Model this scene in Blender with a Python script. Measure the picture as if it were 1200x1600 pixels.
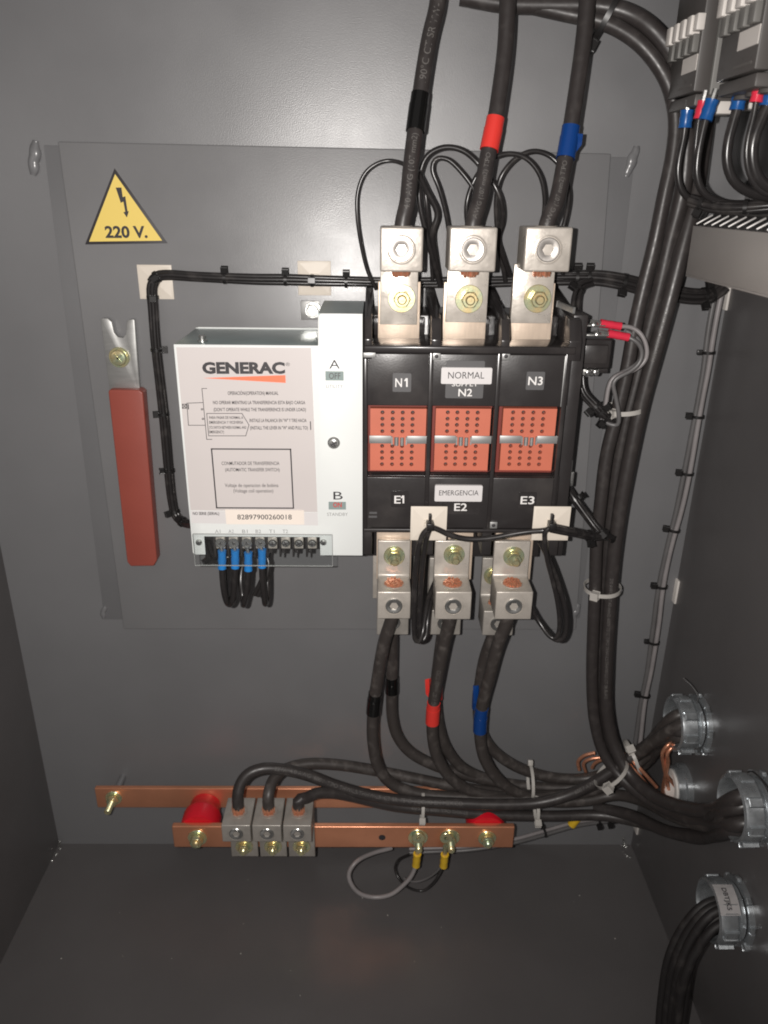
import bpy, bmesh, math, random
from mathutils import Vector, Matrix
random.seed(7)
S = bpy.context.scene
for o in list(bpy.data.objects): bpy.data.objects.remove(o)
COL = S.collection
V = Vector
# ------------------------------------------------------------------ camera
D = .65; PITCH, YAW, ROLL, FPX = .39050, .013393, .011775, 1201.28
cy, sy, cp, sp, cr, sr = math.cos(YAW), math.sin(YAW), math.cos(PITCH), math.sin(PITCH), math.cos(ROLL), math.sin(ROLL)
FWD = V((sy*cp, cy*cp, -sp)); r0 = V((cy, -sy, 0)); u0 = r0.cross(FWD)
RT = cr*r0 + sr*u0; UP = -sr*r0 + cr*u0
CAM = V((0, -D, 0))
cd = bpy.data.cameras.new('camera'); cam = bpy.data.objects.new('camera', cd); COL.objects.link(cam)
M = Matrix((RT, UP, -FWD)).transposed().to_4x4(); M.translation = CAM; cam.matrix_world = M
cd.sensor_fit = 'VERTICAL'; cd.sensor_height = 24; cd.lens = FPX/1600*24; cd.clip_start = .01; cd.clip_end = 50
cd.dof.use_dof = True; cd.dof.focus_distance = .57; cd.dof.aperture_fstop = 7.5
S.camera = cam
# ------------------------------------------------------------------ light: dim room, phone flash beside the lens
w = bpy.data.worlds.new("World"); S.world = w; w.use_nodes = True
w.node_tree.nodes['Background'].inputs[0].default_value = (1, .93, .9, 1)
w.node_tree.nodes['Background'].inputs[1].default_value = .21
ld = bpy.data.lights.new('phone_flash', 'SPOT'); ld.energy = 15.8; ld.color = (1, .955, .915)
ld.shadow_soft_size = .0028; ld.spot_size = math.radians(138); ld.spot_blend = 1
lamp = bpy.data.objects.new('phone_flash', ld); COL.objects.link(lamp)
lpos = CAM - RT*.024 + UP*.004
aim = (FWD - RT*.10 + UP*.13).normalized()
lamp.matrix_world = Matrix.Translation(lpos) @ aim.to_track_quat('-Z', 'Y').to_matrix().to_4x4()
S.view_settings.view_transform = 'Standard'; S.view_settings.look = 'None'
S.view_settings.exposure = 0; S.view_settings.gamma = 1
S.render.engine = 'CYCLES'; S.cycles.filter_width = 1.9

# ------------------------------------------------------------------ materials
def mat(name, col, rough=.5, metal=0, bump=0, bscale=400, var=0, vscale=30, spec=.5, coat=0, trans=0, rvar=0, dust=0, aniso=None, ior=1.5, var2=None):
    m = bpy.data.materials.new(name); m.use_nodes = True; nt = m.node_tree; b = nt.nodes['Principled BSDF']
    c = (*col, 1); b.inputs['Base Color'].default_value = c
    b.inputs['Roughness'].default_value = rough; b.inputs['Metallic'].default_value = metal
    b.inputs['Specular IOR Level'].default_value = spec; b.inputs['Coat Weight'].default_value = coat
    b.inputs['Transmission Weight'].default_value = trans; b.inputs['IOR'].default_value = ior
    tc = nt.nodes.new('ShaderNodeTexCoord')
    def noise(scale, detail=3, stretch=None):
        n = nt.nodes.new('ShaderNodeTexNoise'); n.inputs['Scale'].default_value = scale; n.inputs['Detail'].default_value = detail
        if stretch:
            mp = nt.nodes.new('ShaderNodeMapping'); mp.inputs['Scale'].default_value = stretch
            nt.links.new(tc.outputs['Object'], mp.inputs[0]); nt.links.new(mp.outputs[0], n.inputs[0])
        else: nt.links.new(tc.outputs['Object'], n.inputs[0])
        return n.outputs[0]
    def ramp(src, a, b_, lo=.35, hi=.65):
        r = nt.nodes.new('ShaderNodeMapRange'); r.inputs[1].default_value = lo; r.inputs[2].default_value = hi
        r.inputs[3].default_value = a; r.inputs[4].default_value = b_; nt.links.new(src, r.inputs[0]); return r.outputs[0]
    if var or dust or var2:
        mx = nt.nodes.new('ShaderNodeMix'); mx.data_type = 'RGBA'
        mx.inputs[6].default_value = c
        if var2: mx.inputs[7].default_value = (*var2, 1); f = ramp(noise(vscale, 5), 0, 1)
        elif dust: mx.inputs[7].default_value = (.30, .27, .25, 1); f = ramp(noise(vscale, 6, aniso), 0, dust, .52, .75)
        else: mx.inputs[7].default_value = (*[x*(1-var) for x in col], 1); f = ramp(noise(vscale, 5, aniso), 0, 1)
        nt.links.new(f, mx.inputs[0]); nt.links.new(mx.outputs[2], b.inputs['Base Color'])
    if rvar:
        nt.links.new(ramp(noise(vscale*1.7, 4, aniso), rough-rvar, rough+rvar), b.inputs['Roughness'])
    if bump:
        bp = nt.nodes.new('ShaderNodeBump'); bp.inputs['Strength'].default_value = bump; bp.inputs['Distance'].default_value = .001
        nt.links.new(noise(bscale, 2, aniso), bp.inputs['Height']); nt.links.new(bp.outputs[0], b.inputs['Normal'])
    return m
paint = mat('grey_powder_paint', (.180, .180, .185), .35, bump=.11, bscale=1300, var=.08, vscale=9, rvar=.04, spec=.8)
paint_plate = mat('grey_powder_paint_plate', (.200, .199, .203), .34, bump=.11, bscale=1300, var=.07, vscale=12, rvar=.04, spec=.8)
paint_shade = mat('shaded_powder_paint', (.112, .106, .106), .38, bump=.08, bscale=750, var=.12, vscale=9, rvar=.05)  # cabinet grey with the shade of side walls and floor in its colour
weldm = mat('painted_weld', (.20, .20, .205), .25, bump=.15, bscale=180, var=.2, vscale=120)
white = mat('white_paint', (.76, .78, .765), .42, bump=.04, bscale=900, var=.03, vscale=20)
teal = mat('galvanised_lid', (.33, .40, .40), .33, .35, bump=.05, bscale=500, var=.15, vscale=40)
sticker = mat('lavender_sticker', (.60, .555, .54), .38, var=.03, vscale=15)
stick_white = mat('white_sticker', (.68, .655, .65), .4)
stick_cream = mat('cream_sticker', (.85, .76, .68), .45, var=.04, vscale=30)
orange = mat('orange_print', (.85, .20, .10), .4)
ink = mat('dark_ink', (.035, .032, .035), .5)
ink_grey = mat('grey_ink', (.28, .28, .28), .5)
ink_blue = mat('grey_green_window', (.25, .31, .30), .35)
ink_red = mat('red_ink', (.55, .05, .04), .5)
yellow = mat('yellow_sticker', (.88, .66, .17), .38, bump=.03, bscale=300)
blackp = mat('black_housing', (.028, .025, .025), .34, bump=.05, bscale=700, dust=.10, vscale=25, rvar=.06)
blackg = mat('black_gloss', (.028, .025, .025), .2, dust=.08, vscale=40)
tagm = mat('grey_tag', (.10, .098, .10), .4)
tagtxt = mat('white_lettering', (.80, .78, .76), .5)
salmon = mat('salmon_plastic', (.60, .165, .100), .45, var=.08, vscale=30)
salmon_dark = mat('deep_red_plastic', (.20, .035, .025), .5)
zinc = mat('zinc_strip', (.42, .42, .41), .45, .65, var=.15, vscale=60, aniso=(1, 1, 6))
tin = mat('tinned_lug', (.62, .57, .51), .34, .40, bump=.10, bscale=350, var=.18, vscale=70, rvar=.07)
tin_rough = mat('dull_lug', (.46, .43, .39), .42, .4, bump=.15, bscale=350, var=.22, vscale=60, rvar=.06)
peach = mat('silvered_copper_pad', (.86, .70, .56), .38, .45, bump=.05, bscale=300, var=.08, vscale=60, aniso=(8, 1, 1))
steel = mat('bright_steel', (.62, .62, .60), .25, .9, bump=.05, bscale=500, var=.2, vscale=150)
screwm = mat('dull_steel_screw', (.50, .47, .44), .36, .7, bump=.05, bscale=400, var=.15, vscale=90)
galv = mat('zinc_casting', (.50, .53, .55), .30, .75, bump=.15, bscale=250, var=.3, vscale=90, rvar=.08)
brass = mat('yellow_passivated', (.80, .64, .34), .27, .75, var2=(.50, .60, .42), vscale=120, bump=.05, bscale=400)
copper = mat('copper', (.90, .42, .26), .33, .7, bump=.05, bscale=250, var=.25, vscale=35, rvar=.08, aniso=(1, 1, 5))
copper_bar = mat('copper_bar', (.86, .38, .22), .36, .65, bump=.03, bscale=300, var=.18, vscale=18, rvar=.06)
redp = mat('red_insulator', (.75, .012, .028), .28, var=.15, vscale=30, bump=.03, bscale=200)
gripm = mat('brick_red_grip', (.31, .072, .052), .42, var=.08, vscale=20, bump=.05, bscale=300)
jacket = mat('black_cable_jacket', (.036, .031, .030), .40, dust=.08, vscale=110, rvar=.06, bump=.05, bscale=260)
jacket_dusty = mat('scuffed_cable_jacket', (.048, .041, .038), .44, dust=.22, vscale=120, rvar=.06, bump=.06, bscale=220)
wireb = mat('black_wire', (.022, .020, .020), .26, dust=.12, vscale=90)
wirem = mat('matte_black_wire', (.016, .014, .014), .6, dust=.1, vscale=80)
wireg = mat('grey_wire', (.27, .25, .25), .38, var=.15, vscale=60)
wiredg = mat('dark_grey_wire', (.13, .125, .125), .38, var=.15, vscale=60)
printm = mat('cable_print', (.12, .112, .105), .6)
tape_k = mat('black_tape', (.006, .006, .006), .14)
tape_r = mat('red_tape', (.72, .045, .035), .3, bump=.1, bscale=120)
tape_b = mat('blue_tape', (.006, .045, .20), .22, bump=.25, bscale=120)
sl_blue = mat('blue_sleeve', (.02, .20, .55), .25)
sl_blue_d = mat('deep_blue_sleeve', (.012, .09, .30), .25)
sl_red = mat('pink_red_sleeve', (.70, .035, .07), .25)
sl_yel = mat('yellow_sleeve', (.75, .48, .03), .35)
beige = mat('beige_nylon', (.74, .67, .58), .45, var=.04, vscale=40)
nylon_w = mat('white_nylon', (.46, .44, .41), .35)
nylon_k = mat('black_nylon', (.015, .014, .014), .32)
cont_k = mat('charcoal_contactor', (.085, .078, .074), .45, var=.1, vscale=40)
cont_g = mat('grey_contactor', (.17, .165, .155), .5)
bracketm = mat('bracket_paint', (.30, .28, .265), .4, bump=.1, bscale=600, var=.1, vscale=15)
white_p = mat('white_plastic', (.70, .66, .62), .45)
glassm = bpy.data.materials.new('clear_acrylic'); glassm.use_nodes = True
_n = glassm.node_tree.nodes; _l = glassm.node_tree.links; _n.remove(_n['Principled BSDF'])
_t = _n.new('ShaderNodeBsdfTransparent'); _t.inputs[0].default_value = (.96, .97, .97, 1); _g = _n.new('ShaderNodeBsdfGlossy'); _g.inputs['Roughness'].default_value = .05
_f = _n.new('ShaderNodeFresnel'); _f.inputs[0].default_value = 1.45; _mx = _n.new('ShaderNodeMixShader')
_l.new(_f.outputs[0], _mx.inputs[0]); _l.new(_t.outputs[0], _mx.inputs[1]); _l.new(_g.outputs[0], _mx.inputs[2]); _l.new(_mx.outputs[0], _n['Material Output'].inputs[0])
acr_edge = mat('acrylic_edge', (.36, .37, .36), .3)

# ------------------------------------------------------------------ placing helpers: a pixel of the 1200x1600 photo -> a real point on a plane
def ray(px, py): return FWD + RT*((px-600)/FPX) - UP*((py-800)/FPX)
def at(px, py, h): d = ray(px, py); return CAM + d*((D-h)/d.y)          # on the plane h metres in front of the back panel
def ax(px, py, X): d = ray(px, py); return CAM + d*(X/d.x)
def az(px, py, Z): d = ray(px, py); return CAM + d*(Z/d.z)
def rect(x0, y0, x1, y1, h):
    ym, xm = (y0+y1)/2, (x0+x1)/2
    return at(x0, ym, h).x, at(x1, ym, h).x, at(xm, y1, h).z, at(xm, y0, h).z
def pts3(l): return [p if isinstance(p, Vector) else at(*p) for p in l]

# ------------------------------------------------------------------ mesh building
def basis(d):
    d = V(d).normalized(); a = V((0, 0, 1)) if abs(d.z) < .9 else V((1, 0, 0))
    u = a.cross(d).normalized(); return u, d.cross(u), d
class MB:
    def __init__(s): s.bm = bmesh.new()
    def _bev(s, verts, off, seg=2):
        if off <= 0: return
        vs = set(verts); es = [e for e in s.bm.edges if e.verts[0] in vs and e.verts[1] in vs]
        bmesh.ops.bevel(s.bm, geom=es, offset=off, segments=seg, profile=.5, affect='EDGES', clamp_overlap=True)
    def box(s, x0, x1, h0, h1, z0, z1, bev=0, seg=2):
        r = bmesh.ops.create_cube(s.bm, size=1); sc = V((x1-x0, h1-h0, z1-z0)); c = V(((x0+x1)/2, -(h0+h1)/2, (z0+z1)/2))
        for v in r['verts']: v.co = V((v.co.x*abs(sc.x), v.co.y*abs(sc.y), v.co.z*abs(sc.z))) + c
        s._bev(r['verts'], bev, seg); return s
    def obox(s, c, R, size, bev=0):       # oriented box, R = 3 axis vectors
        r = bmesh.ops.create_cube(s.bm, size=1)
        for v in r['verts']: v.co = V(c) + R[0]*(v.co.x*size[0]) + R[1]*(v.co.y*size[1]) + R[2]*(v.co.z*size[2])
        s._bev(r['verts'], bev); return s
    def prism(s, pts, a, b, axis='Y', bev=0, seg=2):
        # Y: pts=(x,z), a,b = h ; X: pts=(h,z), a,b = x ; Z: pts=(x,h), a,b=z
        f = {'Y': lambda p, t: V((p[0], -t, p[1])), 'X': lambda p, t: V((t, -p[0], p[1])), 'Z': lambda p, t: V((p[0], -p[1], t))}[axis]
        A = [s.bm.verts.new(f(p, a)) for p in pts]; B = [s.bm.verts.new(f(p, b)) for p in pts]; n = len(pts)
        fs = [s.bm.faces.new(A), s.bm.faces.new(B[::-1])] + [s.bm.faces.new((A[i], B[i], B[(i+1) % n], A[(i+1) % n])) for i in range(n)]
        bmesh.ops.recalc_face_normals(s.bm, faces=fs); s._bev(A+B, bev, seg); return s
    def cyl(s, c, d, r, L, seg=24, r2=None, bev=0, caps=True):   # starts at c and runs L along d
        u, v, d = basis(d); r2 = r if r2 is None else r2; c = V(c); prof = [(r, 0), (r2, L)]
        if bev: prof = [(max(r-bev, 0), 0), (r, bev), (r2, L-bev), (max(r2-bev, 0), L)]
        return s.lathe(c, d, prof, seg, caps)
    def lathe(s, c, d, prof, seg=24, caps=True, closed=False):
        u, v, d = basis(d); c = V(c); rings = []
        for r, t in prof:
            rings.append([s.bm.verts.new(c + d*t + (u*math.cos(6.28318*k/seg) + v*math.sin(6.28318*k/seg))*r) for k in range(seg)])
        fs = []; pr = list(zip(rings, rings[1:]))
        if closed: pr.append((rings[-1], rings[0]))
        for A, B in pr:
            for k in range(seg): fs.append(s.bm.faces.new((A[k], A[(k+1) % seg], B[(k+1) % seg], B[k])))
        if caps and not closed: fs += [s.bm.faces.new(rings[0][::-1]), s.bm.faces.new(rings[-1])]
        bmesh.ops.recalc_face_normals(s.bm, faces=fs); return s
    def hexp(s, c, d, r, L, r0=0, bev=.0004):
        u, v, d = basis(d); c = V(c)
        a = [s.bm.verts.new(c + (u*math.cos(math.pi*k/3) + v*math.sin(math.pi*k/3))*r) for k in range(6)]
        b = [s.bm.verts.new(x.co + d*L) for x in a]
        fs = [s.bm.faces.new(a[::-1]), s.bm.faces.new(b)] + [s.bm.faces.new((a[k], a[(k+1) % 6], b[(k+1) % 6], b[k])) for k in range(6)]
        bmesh.ops.recalc_face_normals(s.bm, faces=fs); s._bev(a+b, bev, 1); return s
    def tube(s, path, r, seg=14, caps=True, prof=None):
        fr = frames(path); rings = []; n = len(path)
        for i, (p, u, v, t) in enumerate(fr):
            rr = r if prof is None else r*prof(i/(n-1))
            rings.append([s.bm.verts.new(p + (u*math.cos(6.28318*k/seg) + v*math.sin(6.28318*k/seg))*rr) for k in range(seg)])
        fs = []
        for A, B in zip(rings, rings[1:]):
            for k in range(seg): fs.append(s.bm.faces.new((A[k], A[(k+1) % seg], B[(k+1) % seg], B[k])))
        if caps: fs += [s.bm.faces.new(rings[0][::-1]), s.bm.faces.new(rings[-1])]
        bmesh.ops.recalc_face_normals(s.bm, faces=fs); return s
    def ball(s, c, r, sc=(1, 1, 1), seg=12, jit=0):
        q = bmesh.ops.create_uvsphere(s.bm, u_segments=seg, v_segments=max(6, seg//2), radius=r)
        for v in q['verts']:
            j = 1 + random.uniform(-jit, jit); v.co = V((v.co.x*sc[0]*j, v.co.y*sc[1]*j, v.co.z*sc[2]*j)) + V(c)
        return s
    def build(s, name, m, parent=None, smooth=True, angle=38, kind=None):
        me = bpy.data.meshes.new(name); bm = s.bm
        off = worldloc(parent) if parent else None
        if off is None:
            xs = [v.co for v in bm.verts]; off = V([(min(c[i] for c in xs)+max(c[i] for c in xs))/2 for i in range(3)])
        bmesh.ops.translate(bm, verts=bm.verts, vec=-off)
        bm.to_mesh(me); bm.free(); me.materials.append(m)
        if smooth:
            me.polygons.foreach_set('use_smooth', [True]*len(me.polygons)); me.set_sharp_from_angle(angle=math.radians(angle))
        o = bpy.data.objects.new(name, me); COL.objects.link(o)
        if parent: o.parent = parent
        else: o.location = off
        if kind: o['kind'] = kind
        return o
def worldloc(o):
    l = V((0, 0, 0))
    while o: l += o.location; o = o.parent
    return l
def spline(pts, step=.003):
    P = pts3(pts); P = [P[0]*2-P[1]] + P + [P[-1]*2-P[-2]]; out = []
    for i in range(1, len(P)-2):
        a, b, c, d = P[i-1:i+3]; n = max(2, int((c-b).length/step*1.5))
        # centripetal Catmull-Rom
        t0 = 0; t1 = t0+max((b-a).length, 1e-6)**.5; t2 = t1+max((c-b).length, 1e-6)**.5; t3 = t2+max((d-c).length, 1e-6)**.5
        for k in range(n):
            t = t1+(t2-t1)*k/n
            A1 = a*((t1-t)/(t1-t0))+b*((t-t0)/(t1-t0)); A2 = b*((t2-t)/(t2-t1))+c*((t-t1)/(t2-t1)); A3 = c*((t3-t)/(t3-t2))+d*((t-t2)/(t3-t2))
            B1 = A1*((t2-t)/(t2-t0))+A2*((t-t0)/(t2-t0)); B2 = A2*((t3-t)/(t3-t1))+A3*((t-t1)/(t3-t1))
            out.append(B1*((t2-t)/(t2-t1))+B2*((t-t1)/(t2-t1)))
    out.append(P[-2])
    for _ in range(3): out = [out[0]]+[(out[i-1]+out[i]*2+out[i+1])/4 for i in range(1, len(out)-1)]+[out[-1]]
    # resample
    L = [0]
    for a, b in zip(out, out[1:]): L.append(L[-1]+(b-a).length)
    n = max(4, int(L[-1]/step)); res = []; j = 0
    for i in range(n+1):
        s = L[-1]*i/n
        while j < len(L)-2 and L[j+1] < s: j += 1
        f = (s-L[j])/max(L[j+1]-L[j], 1e-9); res.append(out[j].lerp(out[j+1], min(1, f)))
    return res
def frames(path):
    n = len(path); T = [(path[min(i+1, n-1)]-path[max(i-1, 0)]).normalized() for i in range(n)]
    u = basis(T[0])[0]; out = []
    for i in range(n):
        u = (u - T[i]*u.dot(T[i])).normalized(); out.append((path[i], u, T[i].cross(u), T[i]))
    return out
_tc = {}
def text_mesh(s, bold=0):
    k = (s, bold)
    if k in _tc: return _tc[k]
    c = bpy.data.curves.new('t', 'FONT'); c.body = s; c.size = 1; c.offset = bold; c.resolution_u = 3
    o = bpy.data.objects.new('t', c); COL.objects.link(o)
    dg = bpy.context.evaluated_depsgraph_get(); me = bpy.data.meshes.new_from_object(o.evaluated_get(dg))
    bpy.data.objects.remove(o); vs = [v.co.copy() for v in me.vertices]; fs = [tuple(p.vertices) for p in me.polygons]
    bpy.data.meshes.remove(me)
    x0 = min(v.x for v in vs); x1 = max(v.x for v in vs)
    vs = [V(((v.x-x0), v.y, 0)) for v in vs]; _tc[k] = (vs, fs, x1-x0); return _tc[k]
CAPH = .70
def txt(s, x0, x1, yb, cap, h, m, parent, bold=0, name='lettering', tilt=0):
    """lettering lying on the plane h, from photo pixel x0 to x1, baseline yb, capitals cap pixels high"""
    vs, fs, wd = text_mesh(s, bold); A = at(x0, yb, h); B = at(x1, yb+tilt, h); Cc = at(x0, yb-cap, h)
    sx = (B-A).length/wd; sz = (Cc.z-A.z)/CAPH; dx = (B-A).normalized()
    b = MB(); vv = [b.bm.verts.new(A + dx*(v.x*sx) + V((0, 0, 1))*(v.y*sz)) for v in vs]
    for f in fs:
        try: b.bm.faces.new([vv[i] for i in f])
        except ValueError: pass
    return b.build(name, m, parent, smooth=False)
def wrap_text(s, path, r, start, size, m, parent, flip=False, turn=0):
    vs, fs, wd = text_mesh(s); fr = frames(path); L = [0]
    for a, b in zip(path, path[1:]): L.append(L[-1]+(b-a).length)
    k = size; b = MB(); vv = []
    for v in vs:
        x = v.x*k; y = (v.y-.35)*k
        if flip: x = wd*k-x; y = -y
        s0 = min(max(start+x, 0), L[-1]-1e-5); j = 0
        lo, hi = 0, len(L)-2
        while lo < hi:
            mid = (lo+hi+1)//2
            if L[mid] <= s0: lo = mid
            else: hi = mid-1
        j = lo; f = (s0-L[j])/(L[j+1]-L[j]); p = path[j].lerp(path[j+1], f); t = fr[j][3].lerp(fr[j+1][3], f).normalized()
        c = (CAM-p); c = (c-t*c.dot(t)).normalized(); side = c.cross(t)
        a = y/r+turn
        vv.append(b.bm.verts.new(p + (c*math.cos(a)+side*math.sin(a))*(r+.00012)))
    for f in fs:
        try: b.bm.faces.new([vv[i] for i in f])
        except ValueError: pass
    return b.build('lettering', m, parent, smooth=False)
def thing(name, label, cat, loc, group=None):
    o = bpy.data.objects.new(name, None); COL.objects.link(o); o.location = loc; o.empty_display_size = .01
    return tag(o, label, cat, group)
def tag(o, label, cat, group=None):
    o['label'] = label; o['category'] = cat
    if group: o['group'] = group
    return o
def pbox(name, m, parent, x0, y0, x1, y1, h0, h1, bev=.0005, **k):
    a, b, c, d = rect(x0, y0, x1, y1, h1); return MB().box(a, b, h0, h1, c, d, bev).build(name, m, parent, **k)
def poly(l, h): return [(at(x, y, h).x, at(x, y, h).z) for x, y in l]
OUT = V((0, -1, 0))
def washer(c, d, r, L, hole=0): return MB().lathe(c, d, [(r*.35, 0), (r-.0003, 0), (r, .0003), (r, L-.0003), (r-.0003, L), (r*.35, L)], 28, closed=True)
def hexbolt(parent, c, d, rw=.0085, rn=.0062, ln=.0055, stud=.007, rs=.0035, mt=None, name='bolt'):
    """washer, nut and stud end as one part with sub-parts"""
    mt = mt or brass; d = V(d).normalized(); c = V(c)
    n = MB().hexp(c+d*.0024, d, rn, ln)
    if stud > 0:
        n.lathe(c+d*(.0024+ln), d, [(rn*.86, 0), (rn*.8, .0006), (rs*1.1, .0006)], 24)
    o = n.build(name, mt, parent)
    washer(c, d, rw, .0016).build('washer', mt, o)
    MB().cyl(c+d*.0016, d, rn*1.12, .0008, 20).build('spring_washer', mt, o)
    if stud > 0:
        pr = []; k = int(stud/.0006)
        for i in range(k): pr += [(rs, i*.0006), (rs*.9, i*.0006+.0003)]
        pr += [(rs*.75, stud)]
        MB().lathe(c+d*(.0024+ln), d, pr, 16).build('stud', mt, o)
    return o
def socket_screw(parent, c, d, r, mt, hexr=None, dep=.004, name='clamp_screw'):
    """round clamp screw with a hexagonal socket, a bevelled rim round it"""
    u, v, d = basis(d); c = V(c); hexr = hexr or r*.5; b = MB(); N = 24
    def ring(rr, t, n=N, hexa=False):
        out = []
        for k in range(N):
            a = 6.28318*k/N; q = rr
            if hexa: q = rr*math.cos(math.pi/6)/math.cos((a % (math.pi/3))-math.pi/6)
            out.append(b.bm.verts.new(c+d*t+(u*math.cos(a)+v*math.sin(a))*q))
        return out
    R = [ring(r, -.001), ring(r, .0006), ring(r*.93, .0011), ring(r*.72, .0011), ring(hexr, .0004, hexa=True), ring(hexr, -dep, hexa=True)]
    fs = []
    for A, B in zip(R, R[1:]):
        for k in range(N): fs.append(b.bm.faces.new((A[k], A[(k+1) % N], B[(k+1) % N], B[k])))
    fs.append(b.bm.faces.new(R[-1])); bmesh.ops.recalc_face_normals(b.bm, faces=fs)
    o = b.build(name, mt, parent)
    return o
def slot_screw(parent, c, d, r, mt, name='screw', ht=.0022, ang=.5):
    d = V(d).normalized(); o = MB().lathe(V(c), d, [(r, 0), (r, ht*.35), (r*.8, ht*.85), (r*.45, ht)], 20).build(name, mt, parent)
    u, v, _ = basis(d); e1 = u*math.cos(ang)+v*math.sin(ang); e2 = d.cross(e1)
    MB().obox(V(c)+d*(ht*.93), (e1, e2, d), (r*1.5, r*.28, ht*.24)).obox(V(c)+d*(ht*.93), (e2, e1, d), (r*1.2, r*.24, ht*.2)).build('slot', ink, o)  # crossed ink bars on the head paint the shade of a slot
    return o

# ================================================================== cabinet
XL, XR, ZF, ZT = -.3464, .289, -.6671, .42
def struct(b, name, m):
    o = b.build(name, m); o['kind'] = 'structure'; return o
struct(MB().box(XL, XR, -.003, 0, ZF, ZT, 0), 'back_panel', paint)
struct(MB().box(XL-.003, XL, -.003, .62, ZF, ZT, 0), 'left_wall', paint_shade)
# right wall is one closed sheet; ink discs paint the shade of its openings
GL = [(ax(1056, 1130, .267), .0210, .0242), (ax(1148, 1262, .267), .0215, .0250), (ax(1112, 1422, .267), .0212, .0246), (ax(1053, 1229, .279), .014, .018)]
struct(MB().box(XR, XR+.003, -.003, .62, ZF, ZT, 0), 'right_wall', paint_shade)
struct(MB().box(XL-.003, XR+.003, -.003, .9, ZF-.003, ZF, 0), 'floor', paint_shade)
# mounting plate with its backing flange and four corner welds
pl = thing('mounting_plate', 'large grey raised steel plate welded to the cabinet back, behind the switch', 'mounting plate', (0, 0, -.2))
MB().prism(poly([(90, 221), (955, 240), (900, 984), (193, 983)], .003), .0011, .0032, bev=.0011, seg=3).build('plate_sheet', paint_plate, pl)
MB().prism(poly([(68, 227), (992, 246), (906, 966), (163, 968)], .001), -.0005, .0011, bev=.0005).build('backing_flange', paint, pl)
for (x, y, s, n) in [(54, 247, 1, 7), (988, 252, .9, 6), (162, 957, .6, 5), (899, 957, .8, 6)]:
    b = MB(); c = at(x, y, .0014); P = [c+V((random.uniform(-.0008, .0008)-t*.006*s, 0, -t*.024*s)) for t in (-.5, -.3, -.1, .1, .3, .5)]
    b.tube(spline(P, .0006), .0044*s, 14, prof=lambda q: (.35+.65*math.sin(math.pi*min(max(q, .03), .97))**.5)*(1+.07*math.sin(q*13+x)))
    for v in b.bm.verts: v.co.y = -.0012+(v.co.y+.0014)*.75
    b.build('weld_bead', weldm, pl)
# seam weld specks at the floor corners
for i, (p, l) in enumerate([((90, 1324), 'rough weld spatter in the left back floor corner of the cabinet'), ((977, 1318), 'rough weld spatter in the right back floor corner of the cabinet')]):
    c = az(*p, ZF); b = MB()
    for k in range(9):
        b.ball(c+V((random.uniform(-.006, .004), random.uniform(-.02, -.0), .0008)), random.uniform(.0006, .0014), (1.6, 1, .8), 8, .1)
    b.obox(c+V((0.004*(1-2*i), -.003, .008)), basis((.3*(1-2*i), -.2, 1)), (.0018, .0018, .009), .0004)
    tag(b.build('weld_spatter', steel), l, 'weld spatter')
b = MB()
for k in range(16):
    px = random.uniform(90, 1000); py = random.uniform(1335, 1590)
    b.ball(az(px, py, ZF+.0002), random.choice([.0003, .0004, .0006]), (1, 1.4, .5), 6)
o = b.build('dust_specks', nylon_w); o['kind'] = 'stuff'; o['label'] = 'fine dust and swarf specks on the cabinet floor'

# ================================================================== warning triangle
H = .0034
t = thing('warning_sign', 'yellow triangular 220 V electric shock sticker with black border', 'warning sign', at(198, 330, H))
MB().prism(poly([(179, 263), (262, 380), (133, 382)], H), .0032, H+.0002, bev=.0001).build('border', ink, t)
MB().prism(poly([(180, 272), (253.5, 376), (139.5, 377.5)], H), H+.0002, H+.00035).build('yellow_face', yellow, t)
MB().prism(poly([(181, 293), (190, 293), (192, 308), (196, 306.5), (199.5, 330), (201.5, 330), (198.5, 340), (193, 331.5), (196, 331), (193, 315), (189, 317)], H), H+.0003, H+.00045).build('lightning_symbol', ink, t)
txt('220 V.', 165, 231, 371, 17.5, H+.0004, ink, t, .035)

# ================================================================== cable tie mounts (square beige pads)
def tie_mount(px, py, w_, h_, H0, label, group=None, tilt=0):
    a, b_, c, d = rect(px-w_/2, py-h_/2, px+w_/2, py+h_/2, H0+.003); cx, cz = (a+b_)/2, (c+d)/2
    r = thing('cable_tie_mount', label, 'cable tie mount', (cx, -H0, cz), group)
    hw, hh = (b_-a)/2, (d-c)/2
    m = MB(); m.box(a, b_, H0, H0+.0012, c, d, .0004)
    # four sloping faces up to a raised middle
    m.build('base', beige, r)
    m = MB(); bm = m.bm; k = .93; q = .30
    lo = [bm.verts.new((cx+sx*hw*k, -H0-.0011, cz+sz*hh*k)) for sx, sz in ((-1, -1), (1, -1), (1, 1), (-1, 1))]
    hi = [bm.verts.new((cx+sx*hw*q, -H0-.0022, cz+sz*hh*q)) for sx, sz in ((-1, -1), (1, -1), (1, 1), (-1, 1))]
    for i in range(4): bm.faces.new((lo[i], lo[(i+1) % 4], hi[(i+1) % 4], hi[i]))
    bm.faces.new(hi); m.build('raised_web', beige, r, angle=5)
    MB().box(cx-hw*.25, cx+hw*.25, H0+.0015, H0+.0045, cz-hh*.10, cz+hh*.10, .0004).box(cx-hw*.25, cx+hw*.25, H0+.0015, H0+.0036, cz+hh*.18, cz+hh*.28, .0003).build('saddle', beige, r)
    return r
tie_mount(242, 441, 54, 54, .0033, 'beige square tie mount at the top left corner of the black wire bundle')
tie_mount(491, 435, 52, 54, .0033, 'beige square tie mount behind the bundle above the white control box')
m1 = tie_mount(670, 819.5, 57, 53, .1035, 'beige square tie mount stuck between the E1 and E2 terminals')
m2 = tie_mount(862, 819.5, 58, 53, .1035, 'beige square tie mount stuck at the lower right below E3')
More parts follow.
